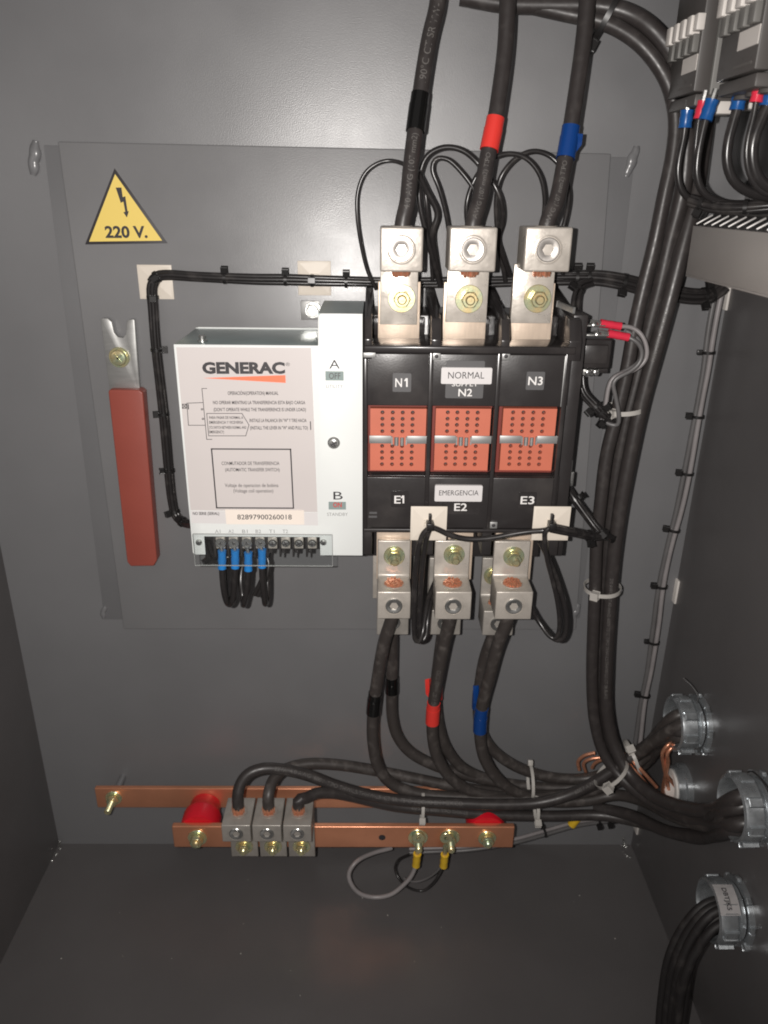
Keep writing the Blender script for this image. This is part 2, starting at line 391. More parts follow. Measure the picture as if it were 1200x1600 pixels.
for (px, py, s, l) in [(1130, 461, 1, 'small white tie mount on the right wall under the grey bracket'), (1051, 917, 1.1, 'white tie mount on the right wall halfway down the grey cable'), (993, 1283, .9, 'white tie mount low in the right back corner behind the thick cables')]:
    c = ax(px, py, XR-.001); r = thing('cable_tie_mount', l, 'cable tie mount', c)
    MB().obox(c, (V((1, 0, 0)), V((0, 1, 0)), V((0, 0, 1))), (.002, .022*s, .022*s), .0004).build('base', white_p, r)
    MB().obox(c-V((.0025, 0, 0)), (V((1, 0, 0)), V((0, 1, 0)), V((0, 0, 1))), (.004, .009*s, .007*s), .0006).build('saddle', white_p, r)

# ================================================================== fork lever with red grip
t = thing('lever_handle', 'fork ended steel lever with a brick red grip hanging on a screw', 'lever', at(190, 560, .01))
MB().prism(poly([(157, 499), (160, 497), (168, 497.5), (174, 503), (178, 520), (184, 526.5), (192, 527.5), (196.5, 522), (197.5, 503), (201, 499.5), (208, 498.5), (210, 501), (219, 618), (172, 618)], .009), .005, .009, bev=.0006).build('blade', zinc, t)
b = MB().prism(poly([(169, 612), (171, 609), (217, 609.5), (223, 614), (245, 876), (240, 884.5), (204, 885), (198.5, 878)], .0165), .0036, .0165, bev=.0032, seg=4)
b.build('grip', gripm, t)
c = at(187, 558, .009)
s_ = MB().lathe(c+OUT*.0018, OUT, [(.0068, 0), (.0068, .0012), (.0058, .0030), (.003, .0036)], 28).build('screw', brass, t)
washer(c, OUT, .0085, .0018).build('washer', brass, s_)
MB().obox(c+OUT*.0052, (V((.8, 0, .6)), V((0, 1, 0)), V((-.6, 0, .8))), (.009, .0012, .0014)).obox(c+OUT*.0052, (V((-.6, 0, .8)), V((0, 1, 0)), V((.8, 0, .6))), (.009, .0012, .0014)).build('slot', brass, s_)
MB().cyl(at(187, 558, .003), OUT, .004, .006, 16).build('post', steel, t)

# ================================================================== transfer switch
T = thing('transfer_switch', 'automatic transfer switch, white control box on the left and black three pole housing', 'transfer switch', (0, 0, -.17))
HF = .1069
# white cover: front plate with the high right column, terminal notch at the foot
xl, xs, xr = at(286, 700, HF).x, at(497, 540, HF).x, at(566.5, 700, HF).x
zt, zt2, zb, zn = at(380, 539, HF).z, at(530, 490, HF).z, at(430, 867.5, HF).z, at(410, 839, HF).z
xn0, xn1 = at(320, 853, HF).x, at(500, 853, HF).x
fc = MB().prism([(xl, zt), (xs, zt), (xs+.0003, zt2-.002), (xs+.0022, zt2), (xr, zt2), (xr, zb), (xn1, zb), (xn1, zn), (xn0, zn), (xn0, zb), (xl+.0015, zb), (xl, zb+.0015)], HF-.0015, HF, bev=.0004).build('front_cover', white, T)
MB().box(xl, xl+.0012, .035, HF-.0015, zb+.002, zt-.0005).build('left_side', white, T)
lid = MB().box(xl, xs+.004, .035, HF-.001, zt-.0014, zt-.0002, .0003).build('lid', teal, T)
MB().box(xs+.0002, xr, .035, HF-.0015, zt2-.0013, zt2-.0002).box(xs+.0002, xs+.0014, .035, HF-.0015, zt-.002, zt2-.0014).build('column_box', teal, T)
MB().box(xl+.002, xs, .034, .036, zt-.001, zt+.0008).build('lid_flange', white, lid)
MB().box(xl, xl+.012, .030, .035, zt-.0008, zt+.0002).box(xl+.02, xs, .020, .034, zt-.012, zt-.006).build('rear_tab', white, T)
MB().box(xl+.003, xr-.002, .004, .034, zb+.02, zt-.004).build('rear_case', paint_shade, T)
MB().box(xl+.003, xr-.002, .034, HF-.02, zn+.004, zn+.006).build('inner_shelf', paint_shade, T)
MB().box(xn0-.012, xn1+.002, .034, .084, zb+.001, zn+.006).build('terminal_carrier', blackp, T)
c = at(316, 531, HF-.012); c.z = zt
s_ = MB().cyl(c, (0, 0, 1), .0024, .0045, 16, bev=.0004).build('lid_screw', steel, lid); MB().cyl(c, (0, 0, 1), .0036, .0012, 16).build('washer', steel, s_)
slot_screw(T, at(521.5, 692, HF), OUT, .0036, steel, 'cover_screw')
washer(at(521.5, 692, HF), OUT, .0046, .0006).build('washer', steel, T)
slot_screw(T, at(311, 847, HF), OUT, .0026, steel, 'cover_screw'); slot_screw(T, at(505.5, 847, HF), OUT, .0026, steel, 'cover_screw')
# mounting ear screw above the box
e = pbox('mounting_ear', zinc, T, 470, 470, 500, 500, .0035, .0055)
hexbolt(T, at(489, 484, .0055), OUT, .0068, .0050, .004, 0, mt=steel, name='mounting_bolt')
# labels on the cover
hs = HF+.0003
lab = MB().prism(poly([(275.5, 542.5), (486, 543.5), (496, 800), (298, 797)], HF), HF-.0001, hs).build('information_label', sticker, T); lab['label'] = 'pale lavender information label with wiring sketch'
lab2 = MB().prism(poly([(298, 798), (496.5, 801), (497, 821), (299.5, 817)], HF), HF-.0001, hs).build('serial_strip', stick_white, T)
hs2 = hs+.0002
ser = MB().prism(poly([(352, 796), (475, 797), (475.5, 819), (354, 818.5)], HF), hs-.0001, hs2+.0002).build('serial_number_tag', stick_cream, T)
txt('GENERAC', 316.5, 445.5, 583, 16.5, hs2, ink, lab, .05)
txt('®', 446.5, 453, 572, 5.5, hs2, ink, lab)
MB().prism(poly([(318, 590.5), (446, 586), (446.5, 598)], HF), hs-.0001, hs2).build('orange_wedge', orange, lab)
L = lambda s, a, b_, y, cap, bold=.012: txt(s, a, b_, y, cap, hs2, ink, lab, bold)
L('OPERACIÓN/(OPERATION) MANUAL', 356, 435, 617, 5.5)
L('NO OPERAR MIENTRAS LA TRANSFERENCIA ESTA BAJO CARGA', 333, 477, 631.5, 5.2)
L('(DON´T OPERATE WHILE THE TRANSFERENCE IS UNDER LOAD)', 334, 478, 642.5, 5.2)
L('INSTALE LA PALANCA EN "W" Y TIRE HACIA', 390, 479, 659.5, 5.2)
L('(INSTALL THE LEVER IN "W" AND PULL TO)', 391, 481, 671, 5.2)
for s, y, x1 in [('PARA PASAR DE NORMAL A', 654.5, 380), ('EMERGENCIA Y VICEVERSA', 662, 380), ('(TO SWITCH BETWEEN NORMAL AND', 670, 385), ('EMERGENCY)', 677, 350)]:
    L(s, 327, x1, y, 4.2)
def line(pts_, wpx=1.0, closed=False, m=ink, parent=lab, nm='printed_line', hh=None):
    b = MB(); hh = hh or hs2
    P = [at(x, y, hh) for x, y in pts_]
    if closed: P.append(P[0])
    k = wpx*.00044/2
    for A, B in zip(P, P[1:]):
        d = (B-A).normalized(); n = d.cross(OUT)*k; A2, B2 = A-d*k, B+d*k
        b.bm.faces.new([b.bm.verts.new(q) for q in (A2-n, B2-n, B2+n, A2+n)])
    return b.build(nm, m, parent, smooth=False)
line([(323, 607), (315.5, 607), (323, 686.5), (331, 686.5)])
line([(317, 629), (292, 630), (294.5, 664.5), (320, 664.5)])
line([(323, 646), (378, 646), (389, 664), (384, 681), (326, 681)], 1, True)
line([(285, 631.5), (291, 631.5), (291, 638), (285, 638)], 1, True); line([(285, 631.5), (291, 638)]); line([(291, 631.5), (285, 638)]); line([(294, 632), (294.5, 639)], 1.6)
line([(314.5, 638.5), (317, 638.5), (317, 640.5), (314.5, 640.5)], .9, True); line([(316, 653.5), (318.5, 653.5), (318.5, 655.5), (316, 655.5)], .9, True)
line([(485, 659), (485.5, 671)], 1.5)
line([(330.5, 701.5), (454, 702), (458.5, 794), (338.5, 793.5)], 2.2, True, nm='printed_frame')
L('CONMUTADOR DE TRANSFERENCIA', 346.5, 436.5, 726.5, 5.3, .004); L('(AUTOMATIC TRANSFER SWITCH)', 352, 437, 736.5, 5.3, .004)
L('Voltaje de operacion de bobina', 351.5, 435, 761, 5.6, 0); L('(Voltage coil operation)', 365, 427, 769.5, 5.4, 0)
txt('NO SERIE (SERIAL)', 301.5, 342.5, 804.5, 4.5, hs2, ink, lab2, .015)
txt('82897900260018', 371, 456, 811.5, 7.5, hs2+.0003, ink, ser, .006)
F = lambda s, a, b_, y, cap, m=ink, bold=0: txt(s, a, b_, y, cap, hs, m, T, bold, name='lettering')
F('A', 514.5, 531, 576, 14); F('B', 521, 535.5, 780.5, 12.5)
F('UTILITY', 509.5, 536, 606.5, 5.5, ink_grey); F('STANDBY', 511, 543.5, 806, 5, ink_grey)
for s, x in [('A1', 336), ('A2', 357), ('B1', 378.5), ('B2', 399.5), ('T1', 420.5), ('T2', 441.5)]: F(s, x, x+8.5, 833, 5.5, ink_grey)
for (q, s, m, tb) in [((508.5, 580, 537, 594.5), 'OFF', ink, 592), ((513.5, 784, 540.5, 796), 'ON', ink_red, 792.5)]:
    a, b_, c, d = rect(*q, HF)
    fr_ = MB().box(a, b_, HF-.0002, HF+.0002, c, d).build('indicator_window', ink_blue, T)
    if s == 'OFF': txt('OFF', 514, 532, tb, 9.5, HF+.0004, tagm, fr_, .01)
    else: txt('ON', 520.5, 534, tb, 7.5, HF+.0004, ink_red, fr_, .02)
# terminal strip: screws in black cells
xsn = [344.5, 365, 385.5, 406.5, 426, 446.5, 467, 488]
for i, x in enumerate(xsn):
    c = at(x, 848.5, .1005); tb = MB().box(c.x-.0036, c.x+.0034, .084, .1005, c.z-.0048, c.z+.0048, .0004).build('terminal', tin, T)
    slot_screw(tb, c, OUT, .0033, steel, 'screw', .002, random.uniform(0, 1.5))
    MB().box(c.x-.0052, c.x-.0037, .084, .1020, c.z-.0115, c.z+.006, .0002).build('barrier', blackp, T)
    if i > 3: MB().box(c.x-.0034, c.x-.001, .084, .0985, c.z-.0095, c.z-.0056).build('terminal_foot', blackp, T)
# clear cover in front of the strip with visible cut edges
a, b_, c, d = rect(303.5, 835, 519, 883.5, .1125)
cv = MB().box(a, b_, .1121, .1131, c, d).build('clear_cover', glassm, T); cv['label'] = 'clear acrylic guard over the terminal strip'
e_ = .00025
MB().box(a, b_, .1119, .1133, c-e_, c).box(a, b_, .1119, .1133, d, d+e_).box(a-e_, a, .1119, .1133, c, d).box(b_, b_+e_, .1119, .1133, c, d).build('guard_edge', acr_edge, T)
# ---- black housing
HB = .1000
X = lambda px, py, h=HB: at(px, py, h).x
Z = lambda px, py, h=HB: at(px, py, h).z
bx0, bx1 = X(567.5, 700)+.0002, X(881, 700)
zt_, zl, zm0, zm1, zb_ = Z(720, 552), Z(720, 540), Z(720, 636), Z(720, 745), Z(720, 826)
MB().box(bx0, bx1, .0035, .052, Z(720, 868, .05), Z(720, 492, .05), .001).build('housing_base', blackp, T)
hz = MB()
hz.box(bx0, bx1, .052, HB-.004, zm0+.0006, zl-.006, .0005).box(bx0, bx1, .052, HB-.004, zb_, zm1-.0006, .0005)
hz.box(bx0, bx1, .052, .083, zm1-.002, zm0+.002)
hz.build('housing_block', blackp, T)
MB().box(bx0, bx1+.001, .052, HB+.0025, zt_, zl, .0012, 3).build('upper_ledge', blackg, T)
MB().box(bx0, bx1+.001, .070, HB+.0015, zb_-.003, zb_, .0008, 3).build('lower_ledge', blackp, T)
gaps = [(573, 671.5, 781), (675.5, 779, 0), (784, 886, 0)]
cols_u = [(X(573, 594), X(671, 594)), (X(674.5, 594), X(776.5, 594)), (X(780.5, 594), X(882, 594))]
cols_l = cols_u
for i in range(3):
    a, b_ = cols_u[i]
    MB().box(a, b_, HB-.004, HB, zm0+.0006, zt_-.0006, .0008, 3).build('upper_cover', blackp, T)
    MB().box(a, b_, HB-.004, HB, zb_+.0004, zm1-.0006, .0008, 3).build('lower_cover', blackp, T)
    # raised ribs between the poles, they run the whole height
for px in (571, 673, 778.5, 884):
    x = X(px, 594); MB().box(x-.0016, x+.0016, .06, HB+.0012, zb_-.002, zt_+.002, .0006).build('pole_rib', blackg, T)
# barriers of the terminal bays above and below
for i, (p0, p1) in enumerate([(569, 581), (674, 689), (783, 796), (889, 908)]):
    a, b_ = X(p0, 540), X(p1, 540)
    zt3 = Z(720, 478, .07)
    MB().prism([(.0035, zl-.01), (HB+.0015, zl-.01), (HB+.0015, zl+.004), (.094, Z(720, 498, .094)), (.05, zt3), (.0035, zt3+.01)], a, b_, 'X', bev=.0006).build('upper_barrier', blackg, T)
for i, (p0, p1) in enumerate([(568, 581), (660, 677), (753, 768), (858, 873)]):
    a, b_ = X(p0, 850), X(p1, 850)
    MB().prism([(.0035, zb_+.002), (HB-.001, zb_+.002), (HB-.001, Z(720, 868)), (.0035, Z(720, 862))], a, b_, 'X', bev=.0006).build('lower_barrier', blackp, T)
# glossy bay linings behind the pads
for i in range(3):
    a, b_ = cols_u[i]
    MB().box(a+.004, b_-.002, .052, .058, zl-.002, Z(720, 497, .058), .0005).build('bay_lining', blackg, T)
# side plate at the right of the housing
sp_ = MB().prism([(.0035, Z(890, 868, .06)), (.088, Z(890, 868, .088)), (.088, Z(900, 492, .088)), (.04, Z(900, 478, .04)), (.0035, Z(900, 478, .0035))], bx1+.0005, bx1+.011, 'X', bev=.001)
sp_.build('side_plate', blackp, T)
pbox('side_edge', zinc, T, 879.5, 556, 884, 636, .09, HB+.0006, .0002)
MB().obox(at(884, 480, .075), basis(at(905, 485, .09)-at(868, 470, .06)), (.0015, .004, .022), .0003).build('spring_clip', zinc, T)
for (x, y) in [(682, 556.5), (790.5, 556.5), (771, 820.5)]:
    c = at(x, y, HB+.0012); k = MB().box(c.x-.0028, c.x+.003, HB, HB+.0016, c.z-.0028, c.z+.0026, .0004).build('metal_clip', zinc, T)
    slot_screw(k, V((c.x, -HB-.0016, c.z)), OUT, .0014, ink, 'screw', .0006)
pbox('clear_tab', zinc, T, 567.5, 551, 587, 559, HB-.001, HB+.0016, .0004)
# salmon perforated sliders with a notched strip
def perf(parent, a, b_, c, d, h, colx, rowz, r, m):
    bm = MB(); q = bm.bm; N = 12
    xs_ = sorted(set([a, b_] + [x+s*r*1.5 for x in colx for s in (-1, 1)])); zs_ = sorted(set([c, d] + [z+s*r*1.3 for z in rowz for s in (-1, 1)]))
    cx_ = lambda i: next((x for x in colx if xs_[i] < x < xs_[i+1]), None); cz_ = lambda j: next((z for z in rowz if zs_[j] < z < zs_[j+1]), None)
    for i in range(len(xs_)-1):
        for j in range(len(zs_)-1):
            x0, x1, z0, z1 = xs_[i], xs_[i+1], zs_[j], zs_[j+1]; hx, hz_ = cx_(i), cz_(j)
            if hx is None or hz_ is None:
                q.faces.new([q.verts.new((x, -h, z)) for x, z in ((x0, z0), (x1, z0), (x1, z1), (x0, z1))]); continue
            outer, inner, deep = [], [], []
            for k in range(N):
                an = 6.28318*k/N; ca, sa = math.cos(an), math.sin(an)
                tx = ((x1-hx) if ca > 0 else (hx-x0))/max(abs(ca), 1e-6); tz = ((z1-hz_) if sa > 0 else (hz_-z0))/max(abs(sa), 1e-6); tt = min(tx, tz)
                outer.append(q.verts.new((hx+ca*tt, -h, hz_+sa*tt))); inner.append(q.verts.new((hx+ca*r, -h, hz_+sa*r))); deep.append(q.verts.new((hx+ca*r, -h+.005, hz_+sa*r)))
            for k in range(N):
                l = (k+1) % N
                q.faces.new((outer[k], outer[l], inner[l], inner[k])); q.faces.new((inner[k], inner[l], deep[l], deep[k]))
            for (x, z) in ((x0, z0), (x1, z0), (x1, z1), (x0, z1)):
                o_ = sorted(outer, key=lambda v: (v.co.x-x)**2+(v.co.z-z)**2)[:2]
                q.faces.new((q.verts.new((x, -h, z)), o_[0], o_[1]))
    for (p0, p1) in (((a, c), (b_, c)), ((b_, c), (b_, d)), ((b_, d), (a, d)), ((a, d), (a, c))):
        q.faces.new([q.verts.new((p0[0], -h, p0[1])), q.verts.new((p1[0], -h, p1[1])), q.verts.new((p1[0], -h+.006, p1[1])), q.verts.new((p0[0], -h+.006, p0[1]))])
    bmesh.ops.recalc_face_normals(q, faces=q.faces)
    return bm.build('perforated_slider', m, parent, smooth=False)
hp = .0965
for i, (x0, x1, hx, st) in enumerate([(578.5, 665, (597.5, 613.5, 629, 644.5), (577, 668)), (679.5, 764.5, (699, 714, 730, 745.5), (679, 768)), (783.5, 866, (800.5, 816.5, 832, 848), (781, 871))]):
    a, b_, c, d = rect(x0, 638.5, x1, 735, hp)
    MB().box(cols_u[i][0]+.001, cols_u[i][1]-.0006, .083, .0885, zm1, zm0).build('slider_bed', salmon_dark, T)
    cx = [at(x, 662, hp).x for x in hx]; rz = [at((x0+x1)/2, y, hp).z for y in (644.5, 654.5, 664, 674, 697, 706.5, 716, 725.5)]
    sl = perf(T, a, b_, c, d, hp, cx, rz, .0015, salmon)
    MB().box(a+.0005, b_-.0005, .0886, .0915, c+.0005, d-.0005).build('hole_shade', blackp, sl)  # dark sheet added behind the holes so they read as deep shade
    sa, sb, sc_, sd = rect(st[0], 681.5, st[1], 693.5, hp+.003); xm = at((st[0]+st[1])/2+.5, 688, hp+.003).x
    MB().box(sa, xm-.0055, hp+.0015, hp+.0025, sc_, sd, .0002).box(xm+.0062, sb, hp+.0015, hp+.0025, sc_, sd, .0002) \
        .box(xm-.0055, xm-.0045, hp-.004, hp+.0025, sc_-.001, sd-.001).box(xm+.0052, xm+.0062, hp-.004, hp+.0025, sc_-.001, sd-.001) \
        .box(xm-.0045, xm+.0052, hp-.004, hp-.003, sc_, sd-.002) \
        .cyl(V((xm-.0016, -hp-.0002, sc_-.002)), (0, 0, 1), .0017, .0065, 12).cyl(V((xm+.0026, -hp-.0002, sc_-.002)), (0, 0, 1), .0015, .0062, 12).build('notched_strip', zinc, T)
# name tags
def tagplate(q, s, tq, m, tm, r=.001, bold=.0, hgt=.0006, nm='name_tag'):
    a, b_, c, d = rect(*q, HB); pts_ = []
    for (cx, cz, a0) in ((b_-r, d-r, 0), (a+r, d-r, 90), (a+r, c+r, 180), (b_-r, c+r, 270)):
        for k in range(5): an = math.radians(a0+k*22.5); pts_.append((cx+r*math.cos(an), cz+r*math.sin(an)))
    o = MB().prism(pts_, HB-.0002, HB+hgt).build(nm, m, T)
    for (t_, x0, x1, y, cap, bd) in tq: txt(t_, x0, x1, y, cap, HB+hgt+.00015, tm, o, bd)
    return o
tagplate((613.5, 583, 642.5, 612), 'N1', [('N', 617.5, 628, 604.5, 13.5, .012)], tagm, tagtxt)
tagplate((696.5, 563.5, 756, 622), 'N2', [('N2', 716, 737.5, 619, 11.5, .012), ('SUPPLY', 706, 747, 603.5, 7, .006)], tagm, tagtxt)
tagplate((689, 573.5, 768, 599), 'NORMAL', [('NORMAL', 700, 756.5, 591.5, 10.5, .0)], stick_white, ink, hgt=.0022, nm='sticker')
for (x, y, k) in ((635.5, 604.5, 1), (630, 786.5, .9)):
    hq = HB+.0008; MB().prism(poly([(x-1.6, y-13.5*k), (x+1.5, y-13.5*k), (x+1.5, y), (x-1.0, y), (x-1.0, y-9.8*k), (x-3.6, y-8.6*k), (x-3.6, y-10.8*k), (x-2.4, y-11.8*k)], hq), HB+.0005, hq, 'Y').build('numeral_one', tagtxt, T, smooth=False)
tagplate((822, 580.5, 850.5, 609), 'N3', [('N3', 825, 847.5, 601.5, 13, .012)], tagm, tagtxt)
tagplate((611, 767, 638.5, 792), 'E1', [('E', 616, 626, 786.5, 12, .012)], blackg, tagtxt, nm='name_tag')
tagplate((690, 775, 750, 803), 'E2', [('E2', 709.5, 729.5, 798, 11.5, .012)], blackg, tagtxt)
tagplate((679, 757, 753, 782), 'EMERGENCIA', [('EMERGENCIA', 686, 747.5, 774, 8, .0)], stick_white, ink, hgt=.0022, nm='sticker')
tagplate((810, 769, 838, 793.5), 'E3', [('E3', 813, 834.5, 787.5, 12, .012)], blackg, tagtxt)
pbox('small_badge', tagm, T, 577, 800, 589, 803, HB-.0001, HB+.0003, 0); pbox('small_badge', tagm, T, 576, 806, 589, 809, HB-.0001, HB+.0003, 0)
# ---- terminal pads (parts of the switch)
NX = [(590.5, 655.5), (691.5, 759), (796.5, 862)]
for i, (x0, x1) in enumerate(NX):
    a, b_ = at(x0, 510, .071).x, at(x1, 510, .071).x
    MB().box(a, b_, .066, .071, zl-.004, Z(620, 440, .071), .0005).build('terminal_pad', peach, T)
EX = [(587.5, 643), (681, 739), (773, 833)]
for i, (x0, x1) in enumerate(EX):
    a, b_ = at(x0, 850, .066).x+.0005, at(x1, 850, .066).x
    MB().box(a, b_, .060, .066, Z(620, 905, .066), zb_+.004, .0005).build('terminal_pad', peach, T)
    MB().box(a-.003, b_-.004, .024, .030, Z(620, 935, .030), Z(620, 850, .03), .0005).build('rear_terminal_pad', tin, T)

# ================================================================== lugs
def strands(parent, c, d, r, m=copper, n=34, L=.004, sr_=None, dome=.0015):
    u, v, d = basis(d); b = MB(); sr_ = sr_ or r/6.2; k = 0
    for i in range(n):
        rr = r*math.sqrt((i+.5)/n)*.9; a = i*2.39996
        p = V(c)+(u*math.cos(a)+v*math.sin(a))*rr
        b.lathe(p, d, [(sr_, 0), (sr_, L-rr*.1), (sr_*.6, L+.0004+random.uniform(-.0004, dome))], 6)
    return b.build('copper_strands', m, parent, kind='stuff')
def upper_lug(x0, x1, tx0, tx1, tang_b, label, bolt, m=tin):
    hb_, hf = .0715, .1005; y0, y1 = 355, 425
    a, b_ = at(x0, 390, hf).x, at(x1, 390, hf).x; z1, z0 = at((x0+x1)/2, y0, hf).z, at((x0+x1)/2, y1, hf).z
    ta, tb = at(tx0, 480, .0745).x, at(tx1, 480, .0745).x; zb = at(620, tang_b, .0745).z
    g = thing('terminal_lug', label, 'terminal lug', ((a+b_)/2, -hb_, z0), 'screw lugs on the upper terminals')
    MB().box(a, b_, hb_, hf, z0, z1, .0014, 4).build('clamp_block', m, g)
    MB().box(ta, tb, hb_, .0750, zb, z0+.003, .0005).build('tang', m, g)
    cx, cz = (a+b_)/2, (z0+z1)/2
    socket_screw(g, V((cx, -hf, cz)), OUT, .0080, screwm, .0040, name='clamp_screw')
    MB().lathe(V((cx, -hf, cz)), OUT, [(.0092, -.0004), (.0098, .0003), (.0090, .0005), (.0084, -.0004)], 32, closed=True).build('rim', m, g)
    strands(g, V((cx, -.085, z0+.001)), (0, 0, -1), .0068)
    bc = at(*bolt, .075); hexbolt(g, bc, OUT, .0100, .0063, .0055, .0035, .0034)
    MB().lathe(V((cx, -.086, z1)), (0, 0, 1), [(.0075, -.001), (.0080, .0003), (.0072, .0006), (.0068, -.001)], 24, closed=True).build('cable_hole', m, g)
    return g, V((cx, -.086, z1))
UL = [upper_lug(594, 661, 594, 652, 507, 'bright tinned lug with steel nut on terminal N1, leftmost of the upper three', (627.5, 466)),
      upper_lug(702, 776, 697, 761, 502.5, 'tinned lug with wide brass washer on terminal N2, middle of the upper three', (732.5, 467), tin),
      upper_lug(810+10, 893, 799, 862, 503, 'tinned lug with orange tinted washer on terminal N3, rightmost of the upper three', (839.5, 466.5), tin)]
def lower_lug(x0, x1, hb_, hf, ytop, yblk, ybot, bolt, label, group, m=tin, small=False):
    """tang above, clamp block below that stands out; the strands show through the hole in its top"""
    th = .005; xm = (x0+x1)/2
    a, b_ = at(x0, yblk, hf).x, at(x1, yblk, hf).x; ztop = at(xm, ytop, hb_+th).z; zblk = at(xm, yblk, hf).z; zbot = at(xm, ybot, hf).z
    g = thing('terminal_lug', label, 'terminal lug', ((a+b_)/2, -hb_, zbot), group)
    MB().prism([(hb_, ztop), (hb_+th, ztop), (hb_+th, zblk+.0025), (hb_+th+.002, zblk+.0006), (hf, zblk), (hf, zbot), (hb_, zbot)], a, b_, 'X', bev=.0009, seg=3).build('lug_body', m, g)
    cx = (a+b_)/2; hm = (hb_+th+hf)/2-.001
    socket_screw(g, V((cx, -hf, (zblk+zbot)/2-.0005)), OUT, .0070, steel, .0036)
    MB().lathe(V((cx, -hf, (zblk+zbot)/2-.0005)), OUT, [(.0080, -.0004), (.0086, .0003), (.0078, .0005), (.0074, -.0004)], 32, closed=True).build('rim', m, g)
    MB().lathe(V((cx, -hm, zblk+.0002)), (0, 0, 1), [(.0090, -.002), (.0090, .0003), (.0083, .0005), (.0083, -.002)], 28, closed=True).build('cable_hole', m, g)
    strands(g, V((cx, -hm, zblk-.002)), (0, 0, 1), .0080, L=.0035, n=60)
    bc = at(*bolt, hb_+th); hexbolt(g, bc, OUT, .0088, .0058, .0058, .0065, .0032)
    return g, V((cx, -(hb_+hf)/2, zbot))
G1, G2 = 'front screw lugs on the lower terminals', 'rear screw lugs on the lower terminals'
LF = [lower_lug(590, 642, .067, .098, 845, 925, 967, (616, 868), 'front lug below E1, leftmost lower lug with greenish brass bolt', G1),
      lower_lug(681, 737.5, .067, .098, 845, 925, 968, (709.5, 866), 'front lug below E2, middle of the front row with brass bolt', G1),
      lower_lug(776, 833.5, .067, .098, 846, 925, 968, (802.5, 869), 'front lug below E3, rightmost of the lower lugs', G1)]
LR = [lower_lug(589, 639, .030, .061, 868, 952, 992, (612, 893), 'rear lug hidden behind the E1 lug, only its foot showing', G2, tin_rough),
      lower_lug(672, 721, .030, .061, 872, 954, 992, (697, 897), 'rear lug showing left of and below the E2 lug', G2, tin_rough),
      lower_lug(756, 804, .030, .061, 872, 955, 993, (771, 899), 'rear lug showing left of and below the E3 lug', G2, tin_rough)]

# ================================================================== thick cables
RC = .0056
def cable(label, pts_, r=RC, m=jacket, tapes=(), prints=(), group=None, name='power_cable', cat='power cable', seg=18, flag=None):
    path = spline(pts_, .0035); c = path[len(path)//2]; g = thing(name, label, cat, c, group)
    MB().tube(path, r, seg).build('jacket', m, g)
    n = len(path)
    def near(px, py):
        best = min(range(n), key=lambda i: proj_d(path[i], px, py)); return best
    for (x0, y0, x1, y1, tm) in tapes:
        i, j = sorted((near(x0, y0), near(x1, y1)))
        q = path[i:j+1]
        tb = MB().tube(q, r+.0006, seg+6).build('tape_band', tm, g)
        MB().tube(q[len(q)//3:], r+.0009, seg+6).build('tape_overlap', tm, tb)
    for (s, x0, y0, size, flip) in prints:
        i = near(x0, y0); st = sum((path[k+1]-path[k]).length for k in range(i))
        wrap_text(s, path, r, st, size, printm, g, flip)
    return g, path
def proj_d(p, px, py):
    d = p-CAM; z = d.dot(FWD); x = 600+FPX*d.dot(RT)/z; y = 800-FPX*d.dot(UP)/z; return (x-px)**2+(y-py)**2
GU = 'thick supply cables dropping into the upper lugs'
def into(v, dz=-.012): return V((v.x, v.y, v.z+dz))
cable('thick black cable marked with black tape, entering the N1 lug', [(689, -60, .045), (683, 10, .05), (671, 60, .055), (654, 165, .065), (642, 260, .078), (636, 320, .084), UL[0][1]+V((.001, 0, .004)), into(UL[0][1])],
      tapes=[(655, 147, 645, 203, tape_k)], prints=[('/90°C CT SR VW-1', 682, 2, .0066, True), ('4/0 AWG (107 mm2)', 648, 212, .0056, True)], group=GU)
cable('thick black cable marked with a red tape band, entering the N2 lug', [(795, -60, .045), (793, 10, .05), (789, 80, .055), (775, 180, .065), (762, 245, .072), (748, 320, .082), UL[1][1]+V((.001, 0, .004)), into(UL[1][1])],
      tapes=[(773, 181, 764, 235, tape_r)], prints=[('AWG (107 mm2) TIPO', 762, 246, .0046, True)], group=GU)
g, pth = cable('thick black cable marked with ragged blue tape, entering the N3 lug', [(920, -60, .045), (917, 10, .05), (911, 70, .055), (895, 180, .065), (883, 250, .072), (868, 320, .082), UL[2][1]+V((.001, 0, .004)), into(UL[2][1])],
      tapes=[(893, 194, 878, 250, tape_b)], prints=[('AWG (107 mm2) TIPO', 882, 258, .0046, True)], group=GU)
MB().prism(poly([(893, 208), (911, 209), (909, 226), (900, 238), (892, 243)], .072), .0715, .0723, bev=.0002).build('tape_flag', tape_b, g)
# emergency side: front and rear cables of each phase, running to the conduit hubs
e1g = GL[0][0]; GC = 'thick cables from the lower lugs to the conduit hubs'
def gp(gi, dy, dz, dx=0): c = GL[gi][0]; return V((c.x+dx, c.y+dy, c.z+dz))
def hub_end(gi, dy, dz): return [gp(gi, dy*.7-.001, dz*.72-(.0035 if gi == 0 else .005), .002), gp(gi, dy*.8, dz*.8, .022)]
def top(l, dz=.014): v = l[1]; return [V((v.x, v.y, v.z+dz)), V((v.x, v.y, v.z-.002))]
cable('black taped cable from the front E1 lug curving into the lower bundle', top(LF[0])+[(600, 1005, .075), (590, 1060, .066), (583, 1110, .06), (583, 1160, .058), (592, 1200, .057), (614, 1226, .056), (654, 1240, .056), (720, 1246, .056), (800, 1249, .056), (880, 1243, .058), (935, 1222, .062), (985, 1186, .066)]+hub_end(0, -.008, .009),
      tapes=[(586, 1083, 583, 1115, tape_k)], prints=[('4/0 AWG', 590, 1078, .0055, False)], m=jacket_dusty, group=GC)
